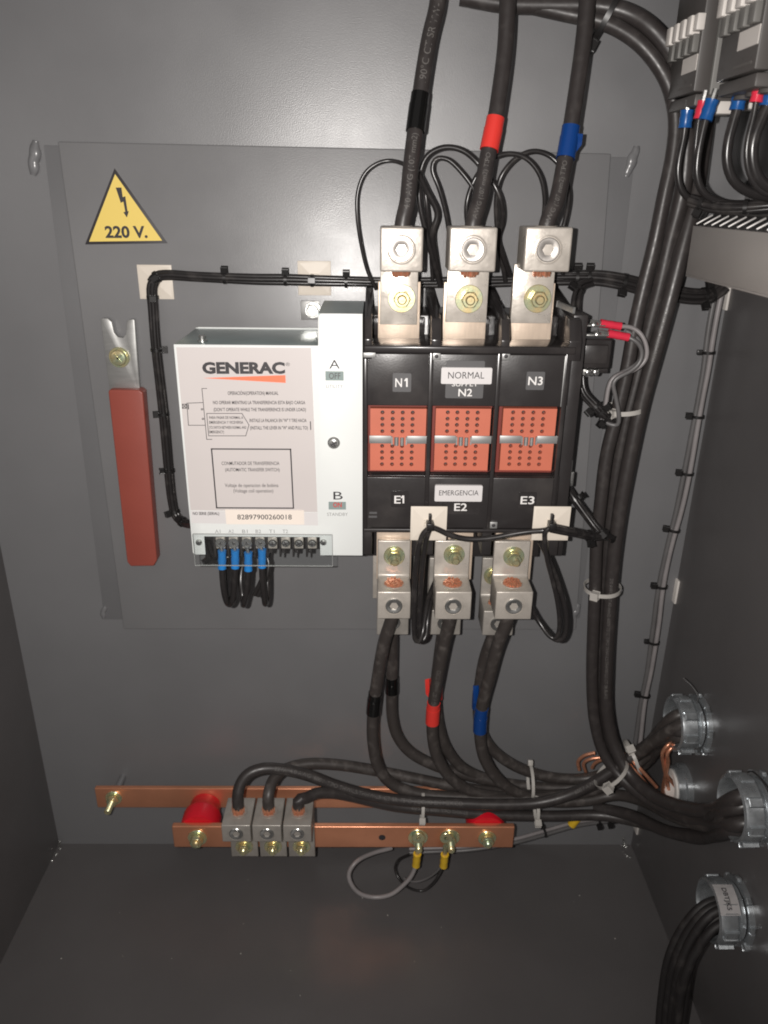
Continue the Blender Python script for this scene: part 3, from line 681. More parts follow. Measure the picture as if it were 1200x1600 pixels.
cable('black taped cable from the rear E1 lug, sweeping down behind', top(LR[0])+[(613, 1030, .036), (612, 1080, .035), (613, 1120, .034), (621, 1150, .034), (641, 1175, .034), (680, 1196, .034), (740, 1214, .034), (820, 1228, .034), (900, 1230, .036), (950, 1216, .04), (1000, 1178, .055)]+hub_end(0, .009, .010),
      tapes=[(612, 1057, 612, 1082, tape_k)], m=jacket_dusty, group=GC)
cable('red taped cable from the front E2 lug curving into the lower bundle', top(LF[1])+[(693, 1010, .074), (684, 1060, .066), (677, 1105, .06), (676, 1150, .058), (684, 1185, .057), (704, 1215, .056), (735, 1236, .054), (790, 1246, .052), (860, 1243, .05), (925, 1235, .05), (980, 1205, .056), (1030, 1163, .062)]+hub_end(0, -.010, -.006),
      tapes=[(678, 1099, 676, 1130, tape_r)], prints=[('AWG (107 mm2) TIPO', 690, 1040, .0055, True)], m=jacket_dusty, group=GC)
cable('red flagged cable from the rear E2 lug, mostly behind the front one', top(LR[1])+[(686, 1030, .036), (681, 1080, .035), (685, 1130, .034), (698, 1170, .034), (723, 1200, .034), (770, 1220, .032), (830, 1231, .03), (900, 1234, .03), (960, 1224, .036), (1010, 1190, .05)]+hub_end(0, .010, -.008),
      tapes=[(672, 1061, 672, 1090, tape_r)], m=jacket_dusty, group=GC)
MB().prism(poly([(664, 1062), (671, 1060), (671, 1092), (665, 1084)], .05), .0496, .0504, bev=.0002).build('tape_flag', tape_r, [o for o in bpy.data.objects if o.get('label', '').startswith('red flagged')][0])
cable('blue taped cable from the front E3 lug curving into the lower bundle', top(LF[2])+[(777, 1010, .074), (764, 1060, .066), (753, 1105, .06), (750, 1150, .058), (757, 1185, .057), (776, 1215, .056), (806, 1238, .054), (860, 1252, .052), (920, 1250, .05), (960, 1242, .05), (1000, 1250, .07), (1060, 1278, .13), (1110, 1290, .17)]+hub_end(1, .006, -.014),
      tapes=[(754, 1107, 750, 1140, tape_b)], m=jacket_dusty, group=GC)
cable('blue taped cable from the rear E3 lug, arcing along the back', top(LR[2])+[(757, 1030, .036), (749, 1080, .035), (749, 1130, .034), (762, 1162, .034), (790, 1188, .034), (830, 1207, .034), (880, 1217, .034), (930, 1214, .036), (975, 1192, .044), (1020, 1160, .058)]+hub_end(0, 0, 0),
      tapes=[(746, 1072, 745, 1105, tape_b)], m=jacket_dusty, group=GC)
r3 = [o for o in bpy.data.objects if o.get('label', '').startswith('blue taped cable from the rear')][0]
MB().prism(poly([(739, 1072), (748, 1071), (747, 1103), (740, 1098)], .05), .0494, .0506, bev=.0002).build('tape_flag', tape_b, r3)

# trunk of three thick cables down the right
GT = 'thick trunk cables running down the right side'
cable('leftmost trunk cable, arching in from the top right corner', [(800, 2, .03), (880, 20, .032), (935, 32, .036), (965, 44, .04), (1000, 68, .045), (1030, 104, .048), (1047, 138, .05), (1056, 185, .052), (1052, 240, .054), (1038, 307, .056), (1023, 380, .058), (1008, 440, .058), (993, 505, .058), (979, 581, .058), (963, 650, .058), (948, 710, .058), (938, 790, .058), (932, 850, .058), (930, 910, .058), (927, 980, .058), (925, 1060, .058), (929, 1125, .06), (943, 1176, .064), (968, 1212, .075), (1003, 1243, .095), (1050, 1267, .125), (1095, 1276, .155)]+hub_end(1, .002, .006), r=.0054, group=GT)
cable('middle trunk cable, mostly hidden between its two neighbours', [(720, -6, .03), (790, 6, .03), (870, 8, .032), (940, 10, .036), (985, 22, .04), (1020, 46, .046), (1050, 85, .048), (1068, 140, .05), (1074, 200, .052), (1068, 290, .054), (1046, 380, .05), (1030, 450, .048), (1012, 520, .046), (996, 590, .046), (978, 660, .046), (963, 740, .046), (953, 820, .046), (947, 900, .046), (943, 980, .046), (940, 1060, .048), (943, 1125, .052), (958, 1180, .06), (985, 1222, .075), (1020, 1252, .1), (1070, 1276, .14), (1105, 1284, .165)]+hub_end(1, -.008, -.006), r=.0060, group=GT)
cable('right trunk cable with printed lettering down its side', [(1120, 60, .02), (1108, 150, .03), (1095, 250, .04), (1084, 320, .05), (1066, 390, .055), (1048, 461, .058), (1026, 542, .06), (1003, 627, .06), (984, 715, .06), (969, 796, .06), (958, 880, .06), (952, 960, .06), (948, 1040, .06), (948, 1110, .062), (960, 1165, .068), (984, 1210, .082), (1020, 1243, .108), (1070, 1262, .145), (1110, 1266, .172)]+hub_end(1, .004, .018), r=.0060,
      prints=[('2/0 AWG (67.43 mm2) 600V 75°C TIPO THW-LS/THHW-LS CT SR RoHS', 956, 900, .0040, False), ('THHW-LS RoHS VW-1', 1040, 480, .0040, False)], group=GT)
cable('thick cable entering the second hub below the trunk cables', [(930, 1262, .05), (980, 1272, .07), (1040, 1298, .11), (1100, 1306, .155)]+hub_end(1, -.004, -.017), group=GC)
# neutral cables from the bus bar
GN = 'neutral cables curving up from the three bar lugs'

# ================================================================== copper bus bars
hb0, hb1 = .027, .030
a, b_, c, d = rect(152, 1233, 640, 1262, hb1)
xa = at(150, 1248, hb1).x; z_t = at(155, 1232, hb1).z; z_b = at(155, 1262, hb1).z
bar1 = thing('rear_bus_bar', 'long copper bar bolted to the cabinet back behind the red insulators', 'bus bar', (xa, -hb1, z_b))
MB().box(xa, at(790, 1268, hb1).x, hb0-.002, hb1, z_b, z_t, .001, 3).build('bar', copper_bar, bar1)
c = at(178, 1246, hb1); hexbolt(bar1, c, OUT, .0085, .006, .005, .014, .0034)
MB().cyl(V((c.x, 0, c.z)), OUT, .0035, .0275, 16).build('standoff', paint, bar1)
bar2 = thing('front_bus_bar', 'shorter copper bar on two red insulators carrying the neutral lugs', 'bus bar', at(535, 1310, .072))
fa, fb = at(270, 1308, .072).x, at(803, 1309, .072).x; ft, fb_ = at(535, 1292, .072).z, at(535, 1324.5, .072).z
MB().box(fa, fb, .066, .072, fb_, ft, .0013, 4).build('bar', copper_bar, bar2)
fm = (ft+fb_)/2
hexbolt(bar2, V((at(309, 1310, .072).x, -.072, fm)), OUT, .0095, .0065, .006, .003, .0034)
hexbolt(bar2, V((at(761, 1308, .072).x, -.072, fm)), OUT, .0090, .0065, .005, .004, .0034)
for x in (653, 703): hexbolt(bar2, V((at(x, 1306, .072).x, -.072, fm+.001)), OUT, .0098, .0060, .006, .010, .0036)
c = V((at(597, 1310, .072).x, -.0722, fm))
MB().lathe(c, OUT, [(.0034, 0), (.0031, .0001), (.0, .0001)], 20).build('bolt_hole_shade', ink, bar2)  # flat ink disc, the shade of an undrilled hole painted on
for i, (x, l) in enumerate([(309, 'tapered red standoff insulator between the bars, left one'), (761, 'red standoff insulator mostly hidden by cables, right one')]):
    cx = at(x, 1310, .072).x; cz = fm+.001
    g = thing('standoff_insulator', l, 'insulator', (cx, -.03, cz), 'red insulators between the copper bars')
    MB().lathe(V((cx, -.030, cz+.001)), OUT, [(.0135, 0), (.0150, .0008), (.0155, .003), (.0163, .013), (.0188, .0165), (.0192, .019), (.0190, .033), (.0180, .036)], 36).build('insulator_body', redp, g)
# neutral lugs
NL = []
for i, (x0, x1, l) in enumerate([(346, 392, 'left lug of the three joined on the front copper bar'), (394, 440, 'middle lug of the three on the front copper bar'), (442, 487, 'right lug of the three on the front copper bar')]):
    hf = .108; a, b_ = at(x0, 1302, hf).x, at(x1, 1302, hf).x; z1 = at(415, 1290, hf).z; z0 = at(415, 1315.5, hf).z; zt4 = z1; zb4 = at(415, 1338, .0775).z
    g = thing('bar_lug', l, 'terminal lug', ((a+b_)/2, -.072, z0), 'three square lugs bolted to the front copper bar')
    MB().prism([(.0725, zt4), (hf, zt4), (hf, z0), (.078, z0), (.078, zb4), (.0725, zb4)], a+.0003, b_-.0003, 'X', bev=.0008, seg=3).build('lug_body', tin_rough, g)
    cx = (a+b_)/2
    socket_screw(g, V((cx, -hf, (z1+z0)/2)), OUT, .0066, steel, .0033)
    MB().lathe(V((cx, -hf, (z1+z0)/2)), OUT, [(.0076, -.0004), (.0082, .0003), (.0074, .0005), (.0070, -.0004)], 32, closed=True).build('rim', tin_rough, g)
    MB().lathe(V((cx, -.0905, z1)), (0, 0, 1), [(.0088, -.001), (.0088, .0008), (.0078, .0008), (.0070, -.001)], 28, closed=True).build('cable_hole', tin_rough, g)
    strands(g, V((cx, -.0905, z1)), (0, 0, 1), .0062, n=40, L=.006, dome=.001)
    hexbolt(g, V((cx, -.078, at(415, 1322, .078).z)), OUT, .0086, .0056, .0040, .0035, .003)
    NL.append(V((cx, -.0905, z1+.005)))
def up_(v, d): return V((v.x, v.y, v.z+d))
cable('neutral cable looping up from the left bar lug across the bundle', [NL[0], up_(NL[0], .012), (375, 1226, .085), (388, 1209, .08), (410, 1201, .076), (440, 1202, .073), (480, 1211, .071), (520, 1226, .070), (576, 1242, .068), (633, 1251, .067), (710, 1255, .067), (787, 1257, .067), (844, 1254, .067), (894, 1240, .068), (940, 1215, .070), (990, 1180, .070), (1030, 1150, .070)]+hub_end(0, -.012, .003), r=.0054,
      prints=[('22VA  4/0 AWG  600V  TIPO THW-LS/THHW-LS  CT SR  75°C  HECHO EN MEXICO', 430, 1202, .0052, False), ('600V AWG', 900, 1237, .0052, False)], group=GN)
cable('neutral cable arching from the middle bar lug behind the others', [NL[1], up_(NL[1], .012), (425, 1222, .078), (438, 1206, .068), (460, 1197, .06), (487, 1193, .055), (530, 1195, .05), (576, 1202, .046), (633, 1213, .044), (691, 1225, .044), (760, 1236, .044), (830, 1242, .044), (900, 1240, .046), (960, 1215, .052), (1010, 1172, .06)]+hub_end(0, 0, -.014), r=.0054, m=jacket_dusty, group=GN)
cable('neutral cable leaving the right bar lug, lowest of the bundle', [NL[2], up_(NL[2], .010), (478, 1248, .086), (492, 1240, .08), (520, 1239, .074), (557, 1246, .068), (614, 1259, .063), (691, 1267, .06), (767, 1273, .058), (863, 1275, .056), (940, 1274, .058), (1000, 1285, .075), (1060, 1304, .12), (1105, 1308, .16)]+hub_end(1, .010, -.004), r=.0054,
      prints=[('4/0 AWG 600V TIPO THW-LS', 640, 1263, .0045, False)], group=GN)

# ================================================================== conduit hubs in the right wall
NXv = V((-1, 0, 0)); GH = 'metal conduit hubs through the right wall'
for i, (c, ri, ro) in enumerate(GL[:3]):
    l = ['upper metal conduit hub with thick cables and a bare copper wire', 'right metal conduit hub taking the trunk cables at the frame edge', 'lower metal conduit hub with a white tag stuck on its rim'][i]
    cw = V((XR, c.y, c.z)); g = thing('conduit_hub', l, 'conduit hub', cw, GH)
    MB().lathe(cw, NXv, [(ri, 0), (ro+.001, 0), (ro+.001, .004), (ri, .004)], 48, closed=True).build('locknut', galv, g)
    b = MB(); u, v, d = basis(NXv)
    for k in range(8):
        an = k*.7854+.3; e = u*math.cos(an)+v*math.sin(an); b.obox(cw+NXv*.0025+e*(ro+.0012), (e, NXv, e.cross(NXv)), (.0036, .0034, .0055), .0006)
    b.build('locknut_lugs', galv, g)
    MB().lathe(cw, NXv, [(ri, .005), (ro-.003, .005), (ro-.003, .0075), (ro-.0022, .008), (ro-.003, .0085), (ro-.0022, .0095), (ro-.003, .010), (ro-.0022, .011), (ri, .011)], 48, closed=True).build('thread', galv, g)
    MB().lathe(cw, NXv, [(ri, .011), (ro-.0012, .011), (ro, .0125), (ro, .021), (ro-.001, .0245), (ro-.003, .0255), (ri+.001, .0248), (ri-.0006, .022)], 48, closed=True).build('bushing', galv, g)
    b = MB()
    for k in range(8):
        an = k*.7854+.1; e = u*math.cos(an)+v*math.sin(an); b.obox(cw+NXv*.0172+e*(ro+.0002), (e, NXv, e.cross(NXv)), (.0022, .010, .007), .0008)
    b.build('bushing_ribs', galv, g)
    MB().lathe(cw, NXv, [(ri-.0002, .0002), (ri-.0002, .0003), (0.0001, .0003), (0.0001, .0002)], 32, closed=True).build('opening_shade', ink, g)  # dark disc paints the shade inside the hub, the wall is uncut
    if i == 2:
        b = MB(); q = []
        for ss in range(9):
            an = math.radians(-2+ss*6.3); e = V((0, -1, 0))*math.sin(an)*1.0+V((0, 0, 1))*math.cos(an)
            q.append([b.bm.verts.new(cw+NXv*x+e*(ro+.0016)) for x in (.0105, .026)])
        for A, B in zip(q, q[1:]): b.bm.faces.new((A[0], A[1], B[1], B[0]))
        bmesh.ops.solidify(b.bm, geom=list(b.bm.faces), thickness=.0004)
        lb = b.build('paper_tag', stick_white, g)
        vs, fs, wd = text_mesh('DBTJK5', .02); b = MB(); k_ = .0050; vv = []
        for v_ in vs:
            an = math.radians(6)+(v_.x*k_)/(ro+.002); e = V((0, -1, 0))*math.sin(an)+V((0, 0, 1))*math.cos(an)
            vv.append(b.bm.verts.new(cw+NXv*(.0205-v_.y*k_)+e*(ro+.0024)))
        for f in fs:
            try: b.bm.faces.new([vv[j] for j in f])
            except ValueError: pass
        b.build('lettering', ink, lb, smooth=False)
    if i < 2:
        st = cw+NXv*.009+V((0, -.004, ro))
        pth = [st, st+V((-.002, -.004, .010)), st+V((-.010, -.006, .022)), st+V((-.019, -.006, .030))] if i == 0 else [st+V((0, .02, -.006)), st+V((-.002, .01, .003)), st+V((.002, -.006, .002)), st+V((.004, -.018, -.01))]
        MB().tube(spline(pth, .002), .0006, 6).build('tag_wire', wiredg if i == 0 else wireb, g)
c = GL[3][0]; cw = V((XR, c.y, c.z)); g = thing('conduit_hub', 'small conduit hub with a white throat deep in the back corner', 'conduit hub', cw)
MB().lathe(cw, NXv, [(.015, 0), (.021, 0), (.021, .005), (.019, .006), (.019, .012), (.015, .012)], 36, closed=True).build('bushing', galv, g)
MB().lathe(cw, NXv, [(.0125, .0), (.0148, .0), (.0165, .014), (.0125, .0145)], 36, closed=True).build('throat', white_p, g)
MB().lathe(cw, NXv, [(.0124, .0006), (.0001, .0006), (.0001, .0005)], 24).build('opening_shade', ink, g)  # ink disc as painted shade in the small hub's throat

# black cables dropping from the lower hub
base = GL[2][0]
bd = thing('cable_bundle', 'bundle of soft black cables drooping from the lower hub to the floor', 'cable bundle', base)
for k in range(11):
    an = k*2.4; rr = .0125*math.sqrt((k+.3)/11); dy, dz = rr*math.cos(an), rr*math.sin(an)-.006; dx = random.uniform(-.006, .006)
    p = [base+V((.022, dy, dz*.7)), base+V((.004, dy, dz)), base+V((-.004+dx*.3, dy-.002, dz-.006)), base+V((-.013+dx*.7, dy-.004, dz-.026)), base+V((-.019+dx, dy-.008, -.05+dz*.5)), base+V((-.020+dx*1.2, dy-.012, -.085)), base+V((-.020+dx*1.2, dy-.03, ZF-base.z+.010)), base+V((-.022+dx*1.5, dy-.10, ZF-base.z+.005))]
    MB().tube(spline(p, .004), .0036, 10).build('cable', wirem, bd)

# ================================================================== small wires
def wire(label, pts_, r=.0019, m=wireb, group=None, prints=(), name='sense_wire', cat='wire'):
    path = spline(pts_, .0025)
    if not prints: return tag(MB().tube(path, r, 10).build(name, m), label, cat, group)
    g = thing(name, label, cat, path[len(path)//2], group); MB().tube(path, r, 10).build('insulation', m, g)
    return g
GS = 'thin black loops behind the upper supply cables'
wire('thin black wire looping left of the N1 cable above the control box', [(588, 452, .02), (575, 425, .024), (564, 380, .028), (558, 335, .03), (559, 300, .03), (570, 271, .03), (590, 255, .03), (612, 251, .03), (640, 262, .035), (660, 285, .04), (668, 330, .04), (672, 380, .03), (676, 440, .02)], .0015, group=GS)
wire('tall black loop arching from the N1 cable over to the N2 cable', [(688, 447, .022), (670, 380, .035), (655, 310, .04), (657, 268, .04), (668, 243, .04), (695, 230, .04), (725, 236, .04), (753, 262, .04), (770, 285, .045), (783, 314, .045), (785, 345, .04), (778, 372, .035), (786, 400, .03), (797, 430, .02)], .0021, group=GS)
wire('narrow black loop standing between the N1 and N2 cables', [(705, 440, .02), (701, 360, .035), (695, 326, .038), (685, 291, .04), (675, 264, .04), (680, 248, .04), (698, 248, .04), (722, 270, .04), (742, 300, .04), (748, 340, .035), (745, 390, .03)], .0018, group=GS)
wire('round black loop spanning from the N2 cable toward the N3 cable', [(745, 430, .02), (733, 370, .035), (729, 320, .04), (740, 284, .04), (763, 252, .042), (793, 240, .042), (822, 247, .042), (843, 272, .042), (851, 307, .04), (848, 350, .035), (836, 430, .02)], .0018, group=GS)
wire('rightmost black loop passing behind the blue taped cable', [(790, 440, .02), (778, 370, .03), (776, 305, .036), (784, 274, .038), (807, 247, .038), (833, 236, .038), (860, 244, .038), (880, 268, .04), (889, 303, .042), (884, 340, .045), (876, 372, .045), (880, 430, .02)], .0019, group=GS)
wire('short doubled black wire running down beside the N1 cable', [(652, 268, .05), (668, 300, .045), (684, 335, .042), (676, 362, .04), (680, 400, .03), (688, 445, .02)], .0024, group=GS)
# harnesses
def ring_tie(parent, path, px, py, r, m=nylon_k, head=(0, 1), hs_=.0046, wd=.0024, name='cable_tie', standalone=None, squash=None):
    i = min(range(len(path)), key=lambda k: proj_d(path[k], px, py)); i = min(max(i, 1), len(path)-2)
    p = path[i]; t_ = (path[i+1]-path[i-1]).normalized(); c = (CAM-p); c = (c-t_*c.dot(t_)).normalized(); sd = t_.cross(c)
    b = MB(); N = 24; A = []
    rr = r if isinstance(r, tuple) else (r, r)
    for k, (s, e) in enumerate(((-wd/2, 0), (-wd/2, .0007), (wd/2, .0007), (wd/2, 0))):
        A.append([b.bm.verts.new(p+t_*s+sd*(math.cos(6.28318*j/N)*(rr[0]+e))+c*(math.sin(6.28318*j/N)*(rr[1]+e))) for j in range(N)])
    fs = []
    for a_, b2 in zip(A, A[1:]+A[:1]):
        for j in range(N): fs.append(b.bm.faces.new((a_[j], a_[(j+1) % N], b2[(j+1) % N], b2[j])))
    bmesh.ops.recalc_face_normals(b.bm, faces=fs)
    hc = p+sd*(head[0]*(rr[0]+hs_*.35))+c*(head[1]*(rr[1]+hs_*.3)); e1 = (sd*head[0]+c*head[1]).normalized()
    b.obox(hc, (t_, e1, t_.cross(e1)), (hs_*.9, hs_, hs_*.85), .0006)
    return b.build(name, m, parent)
def harness(label, pts_, offs, r, m=wireb, ties=(), tr=.0042, name='wire_harness', prints=(), group=None, tm=nylon_k):
    path = spline(pts_, .003); fr = frames(path); g = thing(name, label, 'wire harness', path[len(path)//2], group)
    for k, (a, b_) in enumerate(offs):
        q = []; ph = random.uniform(0, 6)
        for i, (p, u, v, t_) in enumerate(fr):
            c = CAM-p; c = (c-t_*c.dot(t_)).normalized(); sd = t_.cross(c); wv = .00035*math.sin(i*.13+ph)
            q.append(p+sd*(a+wv)+c*b_)
        MB().tube(q, r, 10).build('wire', m if not isinstance(m, list) else m[k], g)
        if k == 0 and prints:
            for (s, px, py, size) in prints:
                i = min(range(len(q)), key=lambda j: proj_d(q[j], px, py)); st = sum((q[j+1]-q[j]).length for j in range(i))
                wrap_text(s, q, r, st, size, printm, g)
    for t_ in ties: ring_tie(g, path, t_[0], t_[1], tr, tm, t_[2] if len(t_) > 2 else (1, .2))
    return g, path
O3 = [(-.0022, 0), (.0022, 0), (0, .0018), (.0, -.002)]
harness('black wire bundle running down from the corner mount to the control box side', [(243, 436, .012), (238, 446, .012), (240, 480, .011), (244, 540, .011), (250, 600, .011), (258, 670, .011), (264, 730, .011), (270, 785, .011), (275, 806, .012), (286, 816, .016), (305, 820, .03), (320, 822, .04)], O3, .0021,
        ties=[(241, 462, (0, 1)), (244, 549, (-1, 0)), (252, 649, (1, 0)), (261, 735, (1, 0)), (271, 800, (1, .3)), (284, 816, (0, 1))], prints=[('THHW-LS 75°C 600V TIPO', 258, 605, .0022), ('RoHS VW-1 CT-SR', 264, 740, .0022)])
harness('black wire bundle running across from the corner mount behind the lugs', [(238, 442, .012), (244, 432, .012), (262, 430, .012), (300, 432, .012), (350, 434, .012), (400, 436, .012), (450, 437, .012), (500, 439, .012), (550, 440, .012), (620, 441, .014), (700, 441, .014), (800, 440, .016), (880, 436, .02)], O3, .0021,
        ties=[(247, 431, (0, 1)), (350, 433, (-1, .4)), (447, 436, (-1, .4)), (487, 438, (0, 1)), (539, 439, (-1, .4))])
harness('black wire bundle running right from the N3 lug to the side wall', [(870, 434, .02), (905, 434, .022), (940, 435, .024), (975, 441, .026), (1010, 450, .026), (1050, 458, .026), (1085, 463, .024), (1110, 461, .022), (1124, 452, .02), (1130, 446, .02)], O3+[(.0042, .001), (-.0042, 0)], .0021,
        ties=[(899, 434, (-1, .5)), (919, 434, (-1, .5)), (975, 441, (1, .5)), (1100, 463, (1, .4)), (1112, 459, (-1, .4))], tr=.0062)
harness('short black bundle dropping from the harness to the side of the housing', [(925, 440, .03), (908, 446, .035), (901, 462, .04), (899, 485, .045), (899, 520, .05)], [(-.0018, 0), (.0018, 0)], .0019, ties=[(905, 452, (1, .3))], tr=.0036)
GG = 'x'
harness('long grey cable pair tied down the back right corner', [(1122, 462, .020), (1116, 490, .02), (1109, 530, .02), (1103, 575, .02), (1095, 620, .02), (1087, 665, .02), (1079, 710, .02), (1070, 755, .02), (1060, 800, .02), (1048, 845, .02), (1038, 890, .02), (1031, 930, .02), (1026, 970, .02), (1020, 1010, .02), (1014, 1050, .02), (1005, 1095, .022), (998, 1150, .026), (992, 1190, .03)], [(-.0020, 0), (.0020, .0006)], .0022, m=[wireg, wiredg],
        ties=[(1103, 548, (1, .3)), (1086, 648, (1, .3)), (1072, 738, (1, .3)), (1052, 830, (1, .3)), (1034, 918, (1, .3)), (1020, 1003, (1, .3)), (1007, 1088, (1, .3))], tr=.0046, name='grey_cable_pair')
harness('grey earth wires running along the floor edge from the front bar to the corner', [(640, 1329, .05), (680, 1328, .052), (730, 1326, .055), (800, 1314, .05), (850, 1301, .04), (900, 1288, .032), (950, 1281, .026), (985, 1277, .022)], [(-.0016, 0), (.0018, 0)], .0019, m=[wireg, wiredg],
        ties=[(848, 1301, (-1, .3)), (935, 1284, (1, .3)), (950, 1282, (1, .3)), (962, 1280, (-1, .3))], tr=.0040, name='earth_wires')
tag(MB().tube(spline([(893, 1289, .034), (899, 1281, .034), (906, 1274, .034)], .002), .0045, 14).build('yellow_crimp_sleeve', sl_yel), 'yellow crimp sleeve lying loose below the thick cable bundle', 'crimp sleeve')
# lower jumper wires and stirrups from the two mounts
GJ = None
harness('black jumper wire running between the two lower beige mounts', [(671, 823, .110), (684, 827, .110), (700, 835, .109), (722, 841, .108), (745, 842, .108), (775, 839, .108), (800, 834, .108), (830, 830, .109), (852, 829, .110), (862, 826, .111)], [(0, 0)], .0022, ties=[], name='jumper_wire')
harness('black wires bundled from the lower right mount to the trunk cable', [(862, 824, .111), (880, 828, .108), (900, 832, .100), (920, 837, .09), (938, 838, .085), (946, 832, .08)], [(-.0019, 0), (.0019, 0), (0, .002)], .0020, ties=[(922, 837, (1, .4)), (943, 836, (1, .6))], prints=[('THHW-LS 75°C', 868, 824, .0028)], tr=.0044)
harness('black wires slanting from the housing side down to the trunk cable', [(886, 762, .06), (892, 772, .065), (905, 790, .07), (920, 810, .075), (934, 828, .08), (944, 838, .082)], [(-.0019, 0), (.0019, 0), (0, .0018)], .0020, ties=[(898, 780, (-1, .4)), (938, 832, (0, 1))], prints=[('600V', 900, 784, .0026)], tr=.0044)
for (px, py, l) in [(672, 822, 'black tie holding the wires on the lower left mount'), (863, 822, 'black tie holding the wires on the lower right mount')]:
    p = at(px, py, .113); tag(MB().box(p.x-.0028, p.x+.0028, .1075, .1165, p.z-.003, p.z+.003, .0007).box(p.x-.0011, p.x+.0011, .1075, .112, p.z, p.z+.0085, .0004).build('cable_tie', nylon_k), l, 'cable tie')
wire('black wire hanging in a long loop from the lower left mount', [(672, 824, .111), (662, 832, .111), (656, 848, .110), (651, 875, .108), (648, 910, .106), (647, 950, .104), (647, 985, .102), (650, 1002, .10), (655, 1004, .10), (660, 990, .098), (664, 965, .09), (668, 940, .08), (676, 918, .065), (684, 900, .05)], .0021)
wire('second black wire hanging beside the loop from the lower left mount', [(673, 824, .107), (668, 836, .106), (663, 860, .104), (659, 900, .102), (656, 950, .10), (656, 985, .098), (658, 1003, .096), (665, 996, .094), (668, 970, .088), (672, 945, .078), (678, 928, .062)], .0021)
wire('black wire drooping in a loop from the lower right mount', [(860, 824, .112), (852, 828, .112), (851, 845, .111), (855, 875, .109), (862, 902, .107), (870, 935, .105), (874, 965, .103), (873, 988, .101), (867, 999, .10), (858, 994, .098), (848, 980, .094), (838, 964, .088), (828, 945, .075), (815, 930, .06)], .0019)
wire('outer black wire of the loop at the lower right mount', [(844, 846, .104), (852, 862, .103), (862, 885, .102), (873, 915, .10), (882, 945, .10), (885, 972, .10), (882, 992, .10), (875, 1001, .099), (865, 998, .096), (850, 982, .09), (838, 965, .08), (826, 948, .068)], .0023)

# ================================================================== terminal strip wires of the control box
GB = 'black wires with blue crimps on the control box strip'
for i, (x, y, yb, x2, l) in enumerate([(347, 875, 944, 362, 'first blue crimped black wire under terminal A1'), (367.5, 874, 945, 353, 'second blue crimped black wire under terminal A2'), (388, 878, 946, 379, 'third blue crimped black wire under terminal B1'), (409.5, 873, 944, 416, 'fourth blue crimped black wire under terminal B2, a little apart')]):
    hh = .1035; c = at(x, y, hh); g = thing('crimped_wire', l, 'wire', c, GB)
    ct = at(xsn[i], 849, .1030)
    tp = at(x, y-13, hh); bt = at(x, y+13, hh)
    MB().tube([tp+V((0, 0, .001)), tp.lerp(bt, .3), tp.lerp(bt, .5), tp.lerp(bt, .7), bt], .0032, 16, prof=lambda q: 1.0+.05*math.cos(q*12.6)).build('blue_crimp', sl_blue, g)
    washer(ct+V((0, .0006, 0)), OUT, .0042, .0008).build('ring_terminal', steel, g)
    MB().tube([ct+V((0, 0, -.003)), tp+V((0, 0, -.001))], .0016, 8).build('terminal_neck', steel, g)
    sh = [3, -2, -3, 2][i]
    pth = [bt+V((0, .0, .002)), (x+sh*.3, y+28, .1035), (x+sh, y+48, .103), (x+sh*2, yb-8, .101), ((x+x2)/2+sh, yb, .094), (x2+1, yb-8, .087), (x2+sh, 905, .08), (x2+2, 872, .07), (x2+5, 850, .06)]
    MB().tube(spline(pth, .0025), .0026, 12).build('insulation', wireb, g)
harness('tangle of black wires tucked behind the left end of the terminal strip', [(323, 846, .09), (327, 862, .088), (335, 876, .085), (350, 868, .08), (385, 864, .078), (415, 872, .08), (414, 900, .085), (400, 930, .085)], [(-.0016, 0), (.0018, .001), (0, -.002)], .0020, ties=[(330, 870, (1, .3)), (350, 868, (-1, .3))], tr=.004)

# ================================================================== auxiliary switch at the right of the housing
c = at(936, 552, .06); A = thing('auxiliary_switch', 'small black auxiliary switch on the right side of the black housing', 'auxiliary switch', c)
a, b_, c_, d = rect(908, 530, 961, 576, .066)
MB().box(a, b_-.003, .03, .066, c_, d, .0012, 3).build('switch_body', blackg, A)
MB().box(a+.002, b_-.006, .066, .0685, c_+.004, d-.004, .0008).build('switch_cover', blackp, A)
for (x, y, hh) in [(927, 508, .062), (932, 523, .07)]:
    p = at(x, y, hh); t2 = MB().obox(p, (V((1, 0, 0)), V((0, 1, 0)), V((0, 0, 1))), (.017, .007, .0012), .0003).build('contact_plate', steel, A)
    MB().lathe(p, (0, 0, 1), [(.0038, 0), (.0038, .0012), (.0028, .0026), (.001, .003)], 16).build('screw', steel, t2)
for x in (919, 931): slot_screw(A, at(x, 582, .066), OUT, .0026, steel)
pbox('contact_plate', steel, A, 910, 577, 936, 587, .04, .064, .0004)
pbox('foot', blackp, A, 908, 576, 950, 583, .03, .06, .0006)
GW = 'grey wires with red crimps on the auxiliary switch'
